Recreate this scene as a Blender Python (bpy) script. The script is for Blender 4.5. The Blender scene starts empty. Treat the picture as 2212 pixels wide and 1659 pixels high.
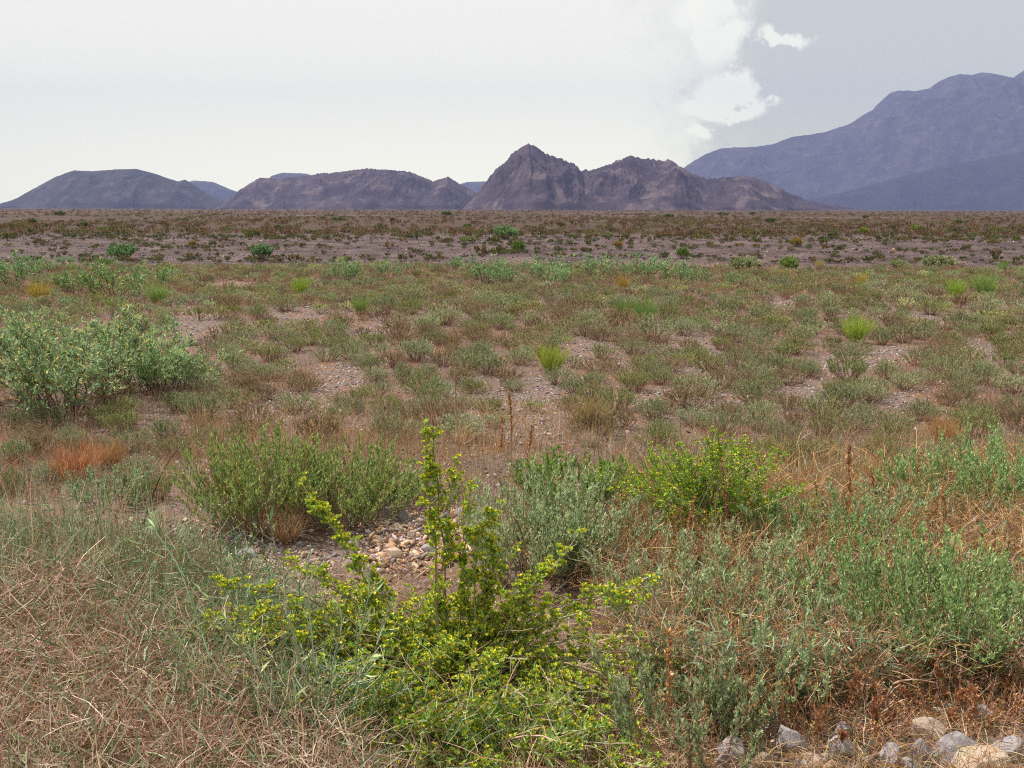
import bpy, math, random
import numpy as np
from mathutils import Matrix, Vector, Euler

R = math.radians
scene = bpy.context.scene
COL = scene.collection
random.seed(7)
rng = np.random.default_rng(11)

# ------------------------------------------------------------------ camera
CAM_H = 1.7
PITCH = 9.95
ROLL = 0.13
LENS = 35.0
cam_d = bpy.data.cameras.new("camera")
cam_d.lens = LENS
cam_d.sensor_width = 36.0
cam_d.clip_start = 0.05
cam_d.clip_end = 60000
cam = bpy.data.objects.new("camera", cam_d)
COL.objects.link(cam)
CAM_M = (Matrix.Translation((0, 0, CAM_H)) @ Matrix.Rotation(R(90 - PITCH), 4, 'X')
         @ Matrix.Rotation(R(ROLL), 4, 'Z'))
cam.matrix_world = CAM_M
scene.camera = cam

# ------------------------------------------------------------------ sun, sky, exposure
SUN_EL, SUN_AZ = 60.0, -68.0            # azimuth from +Y, negative = to the left
sd = Vector((math.sin(R(SUN_AZ)) * math.cos(R(SUN_EL)), math.cos(R(SUN_AZ)) * math.cos(R(SUN_EL)), math.sin(R(SUN_EL))))
sun_d = bpy.data.lights.new("sun", 'SUN')
sun_d.energy = 4.6
sun_d.angle = R(0.6)
sun_d.color = (1.0, 0.95, 0.88)
sun = bpy.data.objects.new("sun", sun_d)
sun.rotation_euler = sd.to_track_quat('Z', 'Y').to_euler()
COL.objects.link(sun)

scene.view_settings.view_transform = 'Standard'
scene.view_settings.look = 'None'
scene.view_settings.exposure = 0.35
scene.view_settings.gamma = 1.0
scene.cycles.use_denoising = False
scene.cycles.max_bounces = 6
scene.cycles.diffuse_bounces = 3
scene.cycles.transmission_bounces = 4
scene.cycles.transparent_max_bounces = 8
scene.cycles.volume_bounces = 1
scene.cycles.filter_width = 1.1

world = bpy.data.worlds.new("World")
scene.world = world
world.use_nodes = True
wn = world.node_tree
wn.nodes.clear()


class NT:
    """small node-tree helper"""
    def __init__(self, tree):
        self.t = tree

    def n(self, kind, **kw):
        nd = self.t.nodes.new(kind)
        for k, v in kw.items():
            setattr(nd, k, v)
        return nd

    def link(self, a, b):
        self.t.links.new(a, b)

    def put(self, sock, v):
        if isinstance(v, bpy.types.NodeSocket):
            self.link(v, sock)
        else:
            sock.default_value = v

    def math(self, op, a, b=0.0, clamp=False):
        nd = self.n('ShaderNodeMath', operation=op)
        nd.use_clamp = clamp
        self.put(nd.inputs[0], a)
        self.put(nd.inputs[1], b)
        return nd.outputs[0]

    def mix(self, f, a, b):
        nd = self.n('ShaderNodeMix', data_type='RGBA')
        self.put(nd.inputs[0], f)
        self.put(nd.inputs[6], a if isinstance(a, bpy.types.NodeSocket) else (*a, 1))
        self.put(nd.inputs[7], b if isinstance(b, bpy.types.NodeSocket) else (*b, 1))
        return nd.outputs[2]

    def smooth(self, v, lo, hi, a=0.0, b=1.0):
        nd = self.n('ShaderNodeMapRange', interpolation_type='SMOOTHSTEP')
        self.put(nd.inputs[0], v)
        for i, q in enumerate((lo, hi, a, b)):
            nd.inputs[1 + i].default_value = q
        return nd.outputs[0]

    def noise(self, vec, scale, detail=4, rough=0.55):
        nd = self.n('ShaderNodeTexNoise')
        if vec is not None:
            self.link(vec, nd.inputs['Vector'])
        nd.inputs['Scale'].default_value = scale
        nd.inputs['Detail'].default_value = detail
        nd.inputs['Roughness'].default_value = rough
        return nd.outputs['Fac']


def ray(px, py):
    """direction of the ray through photo pixel (2212-wide frame)"""
    s = 1024 / 2212
    f = LENS / 36 * 1024
    d = Vector(((px * s - 512) / f, (384 - py * s) / f, -1))
    return (CAM_M.to_3x3() @ d).normalized()


W = NT(wn)
tc = W.n('ShaderNodeTexCoord')
sep = W.n('ShaderNodeSeparateXYZ')
W.link(tc.outputs['Generated'], sep.inputs[0])
ysafe = W.math('MAXIMUM', sep.outputs[1], 0.05)
U = W.math('DIVIDE', sep.outputs[0], ysafe)
V = W.math('DIVIDE', sep.outputs[2], ysafe)
ahead = W.smooth(sep.outputs[1], 0.05, 0.3)
sky = W.n('ShaderNodeTexSky', sky_type='NISHITA')
sky.sun_disc = False
sky.sun_elevation = R(SUN_EL)
sky.sun_rotation = R(SUN_AZ)
sky.dust_density = 6.0
sky.air_density = 1.0
sky.ozone_density = 1.0
SKY_K = 0.10
nz1 = W.noise(tc.outputs['Generated'], 9.0, 8, 0.62)
nz2 = W.noise(tc.outputs['Generated'], 28.0, 6, 0.65)
dn = W.math('ADD', W.math('MULTIPLY', W.math('SUBTRACT', nz1, 0.5), 0.16), W.math('MULTIPLY', W.math('SUBTRACT', nz2, 0.5), 0.13))
# high bright cloud sheet: everything to the left of an uneven edge
eu = W.math('ADD', U, dn)
vv = W.math('SUBTRACT', V, 0.10)
eu = W.math('ADD', eu, W.math('MULTIPLY', W.math('MULTIPLY', vv, vv), 1.2))
sheet = W.math('ADD', W.math('MULTIPLY', W.smooth(eu, 0.25, 0.12), .65), W.math('MULTIPLY', W.smooth(eu, 0.205, 0.17), .35))


def cloud(px, py, rx, ry, soft, lift=0.0):
    d = ray(px, py)
    u0, v0 = d.x / d.y, d.z / d.y
    a = W.math('DIVIDE', W.math('SUBTRACT', W.math('ADD', U, W.math('MULTIPLY', dn, 0.5)), u0), rx)
    b = W.math('DIVIDE', W.math('SUBTRACT', W.math('ADD', V, W.math('MULTIPLY', dn, 0.35)), v0), ry)
    r = W.math('SQRT', W.math('ADD', W.math('MULTIPLY', a, a), W.math('MULTIPLY', b, b)))
    return W.smooth(r, 1.0 + soft, 1.0 - soft)


cl = None
for c in ((1690, 82, .028, .0068, .35), (1665, 78, .018, .0075, .4), (1722, 87, .014, .005, .4),
          (1570, 200, .026, .022, .3), (1615, 230, .020, .0095, .28), (1535, 228, .028, .010, .3),
          (1520, 280, .016, .0075, .3), (1545, 60, .02, .04, .4), (1535, 10, .03, .03, .4)):
    m = cloud(*c)
    cl = m if cl is None else W.math('MAXIMUM', cl, m)
cl = W.math('MULTIPLY', W.math('MULTIPLY', cl, ahead), 0.85)
sky_s = W.n('ShaderNodeVectorMath', operation='SCALE')
W.link(sky.outputs[0], sky_s.inputs[0])
sky_s.inputs['Scale'].default_value = SKY_K
thin = W.mix(0.86, sky_s.outputs[0], (0.645, 0.665, 0.565))
hz = W.smooth(sep.outputs[2], 0.22, 0.0)
c1 = W.mix(sheet, W.mix(hz, thin, (0.84, 0.84, 0.56)), W.mix(hz, (0.97, 0.955, 0.80), (1.42, 1.38, 0.95)))
c2 = W.mix(cl, c1, W.mix(hz, (1.05, 1.04, 0.86), (1.50, 1.46, 1.02)))
low = W.smooth(sep.outputs[2], -0.02, -0.10)
c3 = W.mix(low, c2, (0.30, 0.26, 0.22))
bg = W.n('ShaderNodeBackground')
W.link(c3, bg.inputs[0])
bg.inputs[1].default_value = 1.0
wo = W.n('ShaderNodeOutputWorld')
W.link(bg.outputs[0], wo.inputs[0])

# ------------------------------------------------------------------ noise helpers
_perm = np.random.default_rng(3).permutation(512)
_grad = np.array([(math.cos(a), math.sin(a)) for a in np.linspace(0, 2 * math.pi, 32, endpoint=False)])


def perlin(x, y):
    x = np.asarray(x, float)
    y = np.asarray(y, float)
    xi = np.floor(x).astype(int)
    yi = np.floor(y).astype(int)
    xf, yf = x - xi, y - yi
    u = xf ** 3 * (xf * (xf * 6 - 15) + 10)
    v = yf ** 3 * (yf * (yf * 6 - 15) + 10)

    def g(ix, iy, dx, dy):
        h = _grad[_perm[(_perm[ix & 511] + iy) & 511] & 31]
        return h[..., 0] * dx + h[..., 1] * dy
    a = g(xi, yi, xf, yf)
    b = g(xi + 1, yi, xf - 1, yf)
    c = g(xi, yi + 1, xf, yf - 1)
    d = g(xi + 1, yi + 1, xf - 1, yf - 1)
    return (a * (1 - u) + b * u) * (1 - v) + (c * (1 - u) + d * u) * v


def fbm(x, y, o=5, rough=0.5):
    s, a, t = 0, 1.0, 0
    for i in range(o):
        s = s + a * perlin(x * 2 ** i + 17.3 * i, y * 2 ** i - 9.1 * i)
        t += a
        a *= rough
    return s / t


def ridged(x, y, o=5):
    s, a, t = 0, 1.0, 0
    for i in range(o):
        s = s + a * (1 - 2 * np.abs(perlin(x * 2 ** i + 5.7 * i, y * 2 ** i + 3.3 * i)))
        t += a
        a *= 0.52
    return s / t


def sstep(a, b, x):
    t = np.clip((x - a) / (b - a), 0, 1)
    return t * t * (3 - 2 * t)


# ------------------------------------------------------------------ ground height
MOUNDS = []          # (x, y, rx, ry, h)


def gz(x, y):
    x = np.asarray(x, float)
    y = np.asarray(y, float)
    near = 1 - sstep(25, 60, np.hypot(x, y))
    z = near * (0.035 * fbm(x * 0.9, y * 0.9, 3) + 0.10 * perlin(x * 0.16 + 3, y * 0.16))
    edge = 31.0 + 1.6 * perlin(x * 0.09, 0 * x + 4.2) + 0.8 * perlin(x * 0.35, 0 * x + 1.2)
    t = sstep(0, 10.5, y - edge)
    z = z + 0.50 * t + np.sin(math.pi * t) * (0.16 * fbm(x * 0.30, y * 0.20, 4) + 0.05 * perlin(x * 1.3, y * 0.9))
    z = z + 0.05 * sstep(40, 60, y) * fbm(x * 0.06, y * 0.06, 2)
    far = sstep(70, 400, np.hypot(x, y))
    z = z + far * 0.10 * perlin(x * 0.006, y * 0.006)
    for mx, my, rx, ry, h in MOUNDS:
        z = z + h * np.exp(-((x - mx) / rx) ** 2 - ((y - my) / ry) ** 2)
    return z


def at(px, py):
    """ground point seen at photo pixel (2212-wide frame)"""
    d = ray(px, py)
    z = 0.0
    p = None
    for _ in range(12):
        t = (z - CAM_H) / d.z
        p = Vector((0, 0, CAM_H)) + d * t
        z = float(gz(p.x, p.y))
    p.z = z
    return p


def wp(px, py, y):
    d = ray(px, py)
    return Vector((0, 0, CAM_H)) + d * (y / d.y)


FP = LENS / 36 * 2212


def metres(px, p):
    """size in metres of px photo pixels at point p"""
    return px * (p - Vector((0, 0, CAM_H))).length / FP


_p = at(890, 1165)
MOUNDS.append((_p.x, _p.y, 0.33, 0.30, 0.07))
_p = at(1113, 538)
MOUNDS.append((_p.x, _p.y + 1, 1.7, 2.0, 0.30))
_p = at(1390, 540)
MOUNDS.append((_p.x, _p.y + 1, 2.2, 2.2, 0.22))
_p = at(1850, 1640)
MOUNDS.append((_p.x, _p.y, 1.2, 0.35, 0.03))


# ------------------------------------------------------------------ mesh buffers
class Buf:
    """independent quads with one colour each"""
    def __init__(self):
        self.q, self.c, self.m = [], [], []

    def add(self, q, c, m=0):
        q = np.asarray(q, float).reshape(-1, 4, 3)
        c = np.broadcast_to(np.asarray(c, float), (len(q), 3)) if np.ndim(c) == 1 else np.asarray(c, float).reshape(-1, 3)
        if m == 0:
            k = (c[:, 1:2] > c[:, 0:1] * 0.78)
            c = np.clip(c * np.where(k, np.array([[1.85, 1.68, 1.3]]), np.array([[1.15, 1.15, 1.15]])), 0.0, 0.85)
        self.q.append(q)
        self.c.append(c)
        self.m.append(np.full(len(q), m, np.int32))

    def arr(self):
        if not self.q:
            return np.zeros((0, 4, 3)), np.zeros((0, 3)), np.zeros(0, np.int32)
        return np.concatenate(self.q), np.concatenate(self.c), np.concatenate(self.m)

    def mesh(self, name, mats, smooth=False):
        q, c, m = self.arr()
        return quad_mesh(name, q, c, m, mats)


def quad_mesh(name, q, c, m, mats):
    n = len(q)
    me = bpy.data.meshes.new(name)
    me.vertices.add(4 * n)
    me.vertices.foreach_set('co', q.astype(np.float32).ravel())
    me.loops.add(4 * n)
    me.loops.foreach_set('vertex_index', np.arange(4 * n, dtype=np.int32))
    me.polygons.add(n)
    me.polygons.foreach_set('loop_start', np.arange(0, 4 * n, 4, dtype=np.int32))
    if m is not None:
        me.polygons.foreach_set('material_index', m)
    a = me.attributes.new('col', 'FLOAT_COLOR', 'FACE')
    a.data.foreach_set('color', np.concatenate([c, np.ones((n, 1))], 1).astype(np.float32).ravel())
    for mt in mats:
        me.materials.append(mt)
    me.update(calc_edges=True)
    return me


def grid_mesh(name, P, mat, smooth=True):
    h, w = P.shape[:2]
    me = bpy.data.meshes.new(name)
    me.vertices.add(h * w)
    me.vertices.foreach_set('co', P.astype(np.float32).ravel())
    i = np.arange(h * w).reshape(h, w)
    f = np.stack([i[:-1, :-1], i[:-1, 1:], i[1:, 1:], i[1:, :-1]], -1).reshape(-1, 4)
    n = len(f)
    me.loops.add(4 * n)
    me.loops.foreach_set('vertex_index', f.astype(np.int32).ravel())
    me.polygons.add(n)
    me.polygons.foreach_set('loop_start', np.arange(0, 4 * n, 4, dtype=np.int32))
    me.polygons.foreach_set('use_smooth', np.full(n, smooth))
    me.materials.append(mat)
    me.update(calc_edges=True)
    return me


def norm(v):
    return v / np.maximum(np.linalg.norm(v, axis=-1, keepdims=True), 1e-9)


def rdir(n, r=rng):
    return norm(r.normal(size=(n, 3)))


def vary(c, n, dv=0.15, dh=0.06, r=rng):
    """n colours scattered round c"""
    c = np.asarray(c, float)
    k = np.exp(r.normal(0, dv, (n, 1)))
    h = np.exp(r.normal(0, dh, (n, 3)))
    return np.clip(c * k * h, 0.002, 0.95)


def pick(cs, n, wts=None, dv=0.15, dh=0.06, r=rng):
    cs = np.asarray(cs, float)
    i = r.choice(len(cs), n, p=None if wts is None else np.asarray(wts, float) / sum(wts))
    return np.clip(cs[i] * np.exp(r.normal(0, dv, (n, 1))) * np.exp(r.normal(0, dh, (n, 3))), 0.002, 0.95)


def ribbons(P, W0, W1, side=None):
    """P (N,K,3) polylines -> flat tapering strips"""
    N, K, _ = P.shape
    T = norm(P[:, -1] - P[:, 0])
    s = norm(np.cross(T, rdir(N))) if side is None else side
    w = np.linspace(0, 1, K)[None, :, None]
    W0 = np.broadcast_to(np.asarray(W0, float), (N,))[:, None, None]
    W1 = np.broadcast_to(np.asarray(W1, float), (N,))[:, None, None]
    hw = (W0 * (1 - w) + W1 * w) * 0.5
    A = P - s[:, None] * hw
    B = P + s[:, None] * hw
    return np.stack([A[:, :-1], B[:, :-1], B[:, 1:], A[:, 1:]], 2)      # N,K-1,4,3


def tubes(P, R0, R1, sides=3):
    N, K, _ = P.shape
    T = norm(np.gradient(P, axis=1))
    ref = np.where(np.abs(T[..., 2:3]) > 0.9, np.array([1., 0, 0]), np.array([0, 0, 1.]))
    a = norm(np.cross(T, ref))
    b = np.cross(T, a)
    w = np.linspace(0, 1, K)[None, :, None]
    R0 = np.broadcast_to(np.asarray(R0, float), (N,))[:, None, None]
    R1 = np.broadcast_to(np.asarray(R1, float), (N,))[:, None, None]
    r = R0 * (1 - w) + R1 * w
    rings = [P + r * (math.cos(t) * a + math.sin(t) * b) for t in np.linspace(0, 2 * math.pi, sides, endpoint=False)]
    qs = []
    for i in range(sides):
        A, B = rings[i], rings[(i + 1) % sides]
        qs.append(np.stack([A[:, :-1], B[:, :-1], B[:, 1:], A[:, 1:]], 2))
    return np.stack(qs, 2)                                                # N,K-1,sides,4,3


def leaves(B, D, L, Wd, fold=0.25, r=rng):
    """one folded lance-shaped quad per leaf"""
    n = len(B)
    D = norm(D)
    s = norm(np.cross(D, rdir(n, r)))
    nn = np.cross(s, D)
    L = np.broadcast_to(np.asarray(L, float), (n,))[:, None]
    Wd = np.broadcast_to(np.asarray(Wd, float), (n,))[:, None]
    mid = B + D * L * 0.45 + nn * L * 0.06
    up = nn * Wd * fold
    return np.stack([B, mid + s * Wd * .5 + up, B + D * L, mid - s * Wd * .5 + up], 1)


def along(P, t):
    """positions and tangents on polylines at t (N,M) in 0..1"""
    N, K, _ = P.shape
    u = np.clip(t, 0, 1) * (K - 1)
    i = np.minimum(u.astype(int), K - 2)
    f = (u - i)[..., None]
    ar = np.arange(N)[:, None]
    a, b = P[ar, i], P[ar, i + 1]
    return a * (1 - f) + b * f, norm(b - a)


def fan(n, h, spread, base, K=6, curl=0.3, wob=0.03, hvar=0.3, power=0.7, r=rng):
    """n stems rising from a clump at the origin; curl>0 turns tips up, <0 droops"""
    az = r.uniform(0, 2 * math.pi, n)
    th = spread * r.uniform(0, 1, n) ** power
    L = h * (1 - hvar * r.uniform(0, 1, n))
    t = np.linspace(0, 1, K)
    P = np.zeros((n, K, 3))
    rad = base * r.uniform(0, 1, n) ** 0.5
    pos = np.stack([rad * np.cos(az), rad * np.sin(az), np.zeros(n)], -1)
    P[:, 0] = pos
    for k in range(1, K):
        a = th * (1 - curl * (t[k] - 0.3))
        d = np.stack([np.sin(a) * np.cos(az), np.sin(a) * np.sin(az), np.cos(a)], -1)
        d = norm(d + r.normal(0, wob * 4, (n, 3)))
        pos = pos + d * (L / (K - 1))[:, None]
        P[:, k] = pos
    return P


def twigs(P, m, t0, t1, ang, ln, K=4, curl=0.4, r=rng, jit=0.35):
    """m side shoots per polyline"""
    N = len(P)
    t = r.uniform(t0, t1, (N, m))
    B, T = along(P, t)
    B, T = B.reshape(-1, 3), T.reshape(-1, 3)
    n = len(B)
    pr = norm(np.cross(T, rdir(n, r)))
    a = ang * (1 + r.normal(0, jit, (n, 1)))
    d = norm(np.cos(a) * T + np.sin(a) * pr)
    L = (ln * r.uniform(0.5, 1.1, n) * (1.15 - 0.6 * t.reshape(-1)))[:, None]
    Q = np.zeros((n, K, 3))
    Q[:, 0] = B
    pos = B
    for k in range(1, K):
        dd = norm(d + np.array([0, 0, curl]) * k / (K - 1) + r.normal(0, 0.08, (n, 3)))
        pos = pos + dd * L / (K - 1)
        Q[:, k] = pos
    return Q


def leaf_on(P, m, t0, t1, ang, L, Wd, r=rng, lift=0.0, fold=0.25):
    N = len(P)
    t = r.uniform(t0, t1, (N, m))
    B, T = along(P, t)
    B, T = B.reshape(-1, 3), T.reshape(-1, 3)
    n = len(B)
    pr = norm(np.cross(T, rdir(n, r)))
    a = ang * (1 + r.normal(0, 0.3, (n, 1)))
    d = norm(np.cos(a) * T + np.sin(a) * pr + np.array([0, 0, lift]))
    return leaves(B, d, L * r.uniform(0.6, 1.2, n), Wd * r.uniform(0.7, 1.2, n), fold, r)


def heads(C, rad, col, col2, petals=6, r=rng):
    """small flower heads: a tuft of petals opening upwards"""
    n = len(C)
    Bq, Bc = [], []
    for k in range(petals):
        az = 2 * math.pi * k / petals + r.uniform(0, 1, n)
        d = np.stack([np.cos(az), np.sin(az), np.full(n, 0.75) + r.normal(0, .3, n)], -1)
        Bq.append(leaves(C, d, rad * r.uniform(0.8, 1.2, n), rad * 0.75, 0.3, r))
        Bc.append(vary(col if k % 3 else col2, n, 0.15, 0.08, r))
    return np.concatenate(Bq), np.concatenate(Bc)


# ------------------------------------------------------------------ materials
def mat(name):
    m = bpy.data.materials.new(name)
    m.use_nodes = True
    m.node_tree.nodes.clear()
    T = NT(m.node_tree)
    out = T.n('ShaderNodeOutputMaterial')
    return m, T, out


def foliage_mat(name, trans=0.3, rough=0.5, spec=0.35, rnd=0.12):
    m, T, out = mat(name)
    at_ = T.n('ShaderNodeAttribute', attribute_name='col')
    oi = T.n('ShaderNodeObjectInfo')
    hsv = T.n('ShaderNodeHueSaturation')
    T.link(at_.outputs['Color'], hsv.inputs['Color'])
    T.link(T.math('ADD', T.math('MULTIPLY', T.math('SUBTRACT', oi.outputs['Random'], .5), 2 * rnd), 1.0), hsv.inputs['Value'])
    T.link(T.math('ADD', T.math('MULTIPLY', T.math('SUBTRACT', T.math('FRACT', T.math('MULTIPLY', oi.outputs['Random'], 7.3)), .5), 0.03), .5), hsv.inputs['Hue'])
    p = T.n('ShaderNodeBsdfPrincipled')
    T.link(hsv.outputs[0], p.inputs['Base Color'])
    p.inputs['Roughness'].default_value = rough
    p.inputs['Specular IOR Level'].default_value = spec
    if trans > 0:
        tr = T.n('ShaderNodeBsdfTranslucent')
        T.link(hsv.outputs[0], tr.inputs['Color'])
        mx = T.n('ShaderNodeMixShader')
        mx.inputs[0].default_value = trans
        T.link(p.outputs[0], mx.inputs[1])
        T.link(tr.outputs[0], mx.inputs[2])
        T.link(mx.outputs[0], out.inputs[0])
    else:
        T.link(p.outputs[0], out.inputs[0])
    return m


M_LEAF = foliage_mat('leaf', 0.35, 0.55, 0.2)
M_STEM = foliage_mat('stem', 0.0, 0.6, 0.35)
M_DRY = foliage_mat('dry_straw', 0.25, 0.5, 0.4)
M_PETAL = foliage_mat('petal', 0.3, 0.5, 0.3)
MATS = [M_LEAF, M_STEM, M_DRY, M_PETAL]


def stone_mat(name, base, light, dark, stain, scale=2.6):
    m, T, out = mat(name)
    g = T.n('ShaderNodeTexCoord')
    oi = T.n('ShaderNodeObjectInfo')
    off = T.n('ShaderNodeVectorMath', operation='ADD')
    T.link(g.outputs['Object'], off.inputs[0])
    cmb = T.n('ShaderNodeCombineXYZ')
    T.link(T.math('MULTIPLY', oi.outputs['Random'], 50.0), cmb.inputs[0])
    T.link(cmb.outputs[0], off.inputs[1])
    v = off.outputs[0]
    n1 = T.noise(v, scale, 7, 0.65)
    n2 = T.noise(v, scale * 4, 6, 0.7)
    n3 = T.noise(v, scale * .6, 3, 0.6)
    c = T.mix(T.smooth(n1, 0.42, 0.58), base, light)
    c = T.mix(T.math('MULTIPLY', T.smooth(n2, 0.56, 0.74), 0.55), c, dark)
    c = T.mix(T.math('MULTIPLY', T.smooth(n3, 0.55, 0.72), 0.6), c, stain)
    hsv = T.n('ShaderNodeHueSaturation')
    T.link(c, hsv.inputs['Color'])
    T.link(T.math('ADD', T.math('MULTIPLY', oi.outputs['Random'], 0.5), 0.75), hsv.inputs['Value'])
    p = T.n('ShaderNodeBsdfPrincipled')
    T.link(hsv.outputs[0], p.inputs['Base Color'])
    p.inputs['Roughness'].default_value = 0.8
    b = T.n('ShaderNodeBump')
    b.inputs['Strength'].default_value = 0.5
    b.inputs['Distance'].default_value = 0.025
    T.link(T.math('ADD', n2, T.math('MULTIPLY', n1, 0.8)), b.inputs['Height'])
    T.link(b.outputs[0], p.inputs['Normal'])
    T.link(p.outputs[0], out.inputs[0])
    return m


M_ROCK_GREY = stone_mat('grey_stone', (0.31, 0.265, 0.28), (0.43, 0.39, 0.39), (0.16, 0.125, 0.145), (0.38, 0.27, 0.19))
M_ROCK_TAN = stone_mat('tan_stone', (0.42, 0.30, 0.21), (0.47, 0.38, 0.31), (0.26, 0.17, 0.13), (0.40, 0.22, 0.11))


def ground_mat():
    m, T, out = mat('desert_ground')
    g = T.n('ShaderNodeTexCoord')
    v = g.outputs['Object']
    sp = T.n('ShaderNodeSeparateXYZ')
    T.link(v, sp.inputs[0])
    y = sp.outputs[1]
    big = T.noise(v, 0.55, 4, 0.6)
    mid = T.noise(v, 3.0, 5, 0.6)
    fine = T.noise(v, 26.0, 5, 0.7)
    vor = T.n('ShaderNodeTexVoronoi')
    nw = T.n('ShaderNodeTexNoise')
    T.link(v, nw.inputs['Vector'])
    nw.inputs['Scale'].default_value = 34.0
    wv = T.n('ShaderNodeVectorMath', operation='MULTIPLY_ADD')
    T.link(nw.outputs['Color'], wv.inputs[0])
    wv.inputs[1].default_value = (0.09, 0.09, 0.0)
    T.link(v, wv.inputs[2])
    T.link(wv.outputs[0], vor.inputs['Vector'])
    vor.inputs['Scale'].default_value = 30
    vor.inputs['Randomness'].default_value = 1.0
    vc = T.n('ShaderNodeSeparateColor')
    T.link(vor.outputs['Color'], vc.inputs[0])
    stone = T.mix(vc.outputs[0], (0.15, 0.108, 0.105), (0.27, 0.215, 0.205))
    stone = T.mix(T.math('GREATER_THAN', vc.outputs[1], 0.8), stone, (0.30, 0.22, 0.17))
    soil = T.mix(fine, (0.12, 0.08, 0.066), (0.235, 0.165, 0.14))
    dist = T.math('MULTIPLY', T.smooth(vor.outputs['Distance'], 0.60, 0.30), T.smooth(vc.outputs[2], 0.35, 0.5))
    c = T.mix(dist, soil, stone)
    litter = T.mix(fine, (0.15, 0.075, 0.04), (0.30, 0.165, 0.095))
    c = T.mix(T.math('MULTIPLY', T.smooth(T.math('ADD', T.math('MULTIPLY', big, .5), T.math('MULTIPLY', mid, .5)), 0.46, 0.60), 0.8), c, litter)
    # gravel bank and the scrubby plain beyond it
    wob = T.math('MULTIPLY', T.math('SUBTRACT', T.noise(v, 0.12, 3), .5), 5.0)
    yw = T.math('ADD', y, wob)
    mid2 = T.noise(v, 0.8, 5, 0.65)
    gravel = T.mix(T.smooth(T.math('ADD', T.math('MULTIPLY', fine, .4), T.math('MULTIPLY', mid2, .6)), 0.38, 0.62), (0.05, 0.031, 0.032), (0.15, 0.104, 0.102))
    c = T.mix(T.smooth(yw, 28.5, 31.5), c, gravel)
    st = T.n('ShaderNodeMapping')
    T.link(v, st.inputs[0])
    st.inputs['Scale'].default_value = (0.35, 1.0, 1.0)
    band = T.noise(st.outputs[0], 0.035, 4, 0.6)
    plain = T.mix(T.smooth(mid2, .35, .65), (0.064, 0.034, 0.028), (0.074, 0.047, 0.032))
    plain = T.mix(T.math('MULTIPLY', T.smooth(band, 0.54, 0.64), .8), plain, (0.155, 0.105, 0.105))
    c = T.mix(T.smooth(yw, 46.0, 54.0), c, plain)
    p = T.n('ShaderNodeBsdfPrincipled')
    T.link(c, p.inputs['Base Color'])
    p.inputs['Roughness'].default_value = 0.9
    p.inputs['Specular IOR Level'].default_value = 0.2
    b = T.n('ShaderNodeBump')
    b.inputs['Strength'].default_value = 0.7
    b.inputs['Distance'].default_value = 0.02
    T.link(T.math('ADD', T.math('MULTIPLY', dist, 0.6), fine), b.inputs['Height'])
    T.link(b.outputs[0], p.inputs['Normal'])
    T.link(p.outputs[0], out.inputs[0])
    return m


def rock_mat(name, dark, mid, light, scale):
    m, T, out = mat(name)
    g = T.n('ShaderNodeTexCoord')
    v = g.outputs['Object']
    n1 = T.noise(v, scale, 9, 0.62)
    n2 = T.noise(v, scale * 5, 6, 0.65)
    st = T.n('ShaderNodeMapping')
    T.link(v, st.inputs[0])
    st.inputs['Rotation'].default_value = (0.3, 0.5, 0.4)
    st.inputs['Scale'].default_value = (1, 1, 1.3)
    n3 = T.noise(st.outputs[0], scale * 1.6, 7, 0.6)
    c = T.mix(T.smooth(n1, 0.40, 0.60), dark, mid)
    c = T.mix(T.math('MULTIPLY', T.smooth(n3, 0.50, 0.66), .85), c, light)
    c = T.mix(T.math('MULTIPLY', T.smooth(n2, 0.56, 0.70), .6), c, dark)
    p = T.n('ShaderNodeBsdfPrincipled')
    T.link(c, p.inputs['Base Color'])
    p.inputs['Roughness'].default_value = 0.95
    p.inputs['Specular IOR Level'].default_value = 0.1
    T.link(p.outputs[0], out.inputs[0])
    return m


# ------------------------------------------------------------------ object helpers
def link(name, me, parent=None, loc=None, kind=None):
    o = bpy.data.objects.new(name, me)
    COL.objects.link(o)
    if parent is not None:
        o.parent = parent
    if loc is not None:
        o.location = loc
    if kind:
        o['kind'] = kind
    return o


def tag(o, label, cat, group=None):
    o['label'] = label
    o['category'] = cat
    if group:
        o['group'] = group
    return o


def thing(name, label, cat, loc, group=None, rz=0.0, scale=1.0):
    o = bpy.data.objects.new(name, None)
    COL.objects.link(o)
    o.empty_display_size = 0.1
    o.location = loc
    o.rotation_euler = (0, 0, rz)
    o.scale = (scale, scale, scale) if np.isscalar(scale) else scale
    return tag(o, label, cat, group)


# ------------------------------------------------------------------ the ground sheet
def axis(lim, n, a, c=0.0):
    u = np.linspace(-1, 1, n) * math.asinh(lim / a)
    return c + a * np.sinh(u)


gx = axis(9900, 620, 2.6)
gy = axis(9900, 700, 2.6, 5.0)
GX, GY = np.meshgrid(gx, gy)
ground = link('ground', grid_mesh('ground', np.stack([GX, GY, gz(GX, GY)], -1), ground_mat()), kind='structure')

# ------------------------------------------------------------------ hills
M_HILL_NEAR = rock_mat('dark_rock', (0.034, 0.023, 0.033), (0.068, 0.047, 0.058), (0.14, 0.10, 0.098), 0.010)
M_HILL_FAR = rock_mat('shaded_grey_rock', (0.030, 0.026, 0.028), (0.050, 0.042, 0.042), (0.085, 0.070, 0.066), 0.008)  # rock colours darkened to paint in the mountain's shaded side


M_HILL_SHADE = rock_mat('shaded_foothill_rock', (0.014, 0.012, 0.015), (0.022, 0.019, 0.022), (0.035, 0.03, 0.032), 0.008)  # foothill shade put into the albedo: darker copy of the far rock


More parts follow.
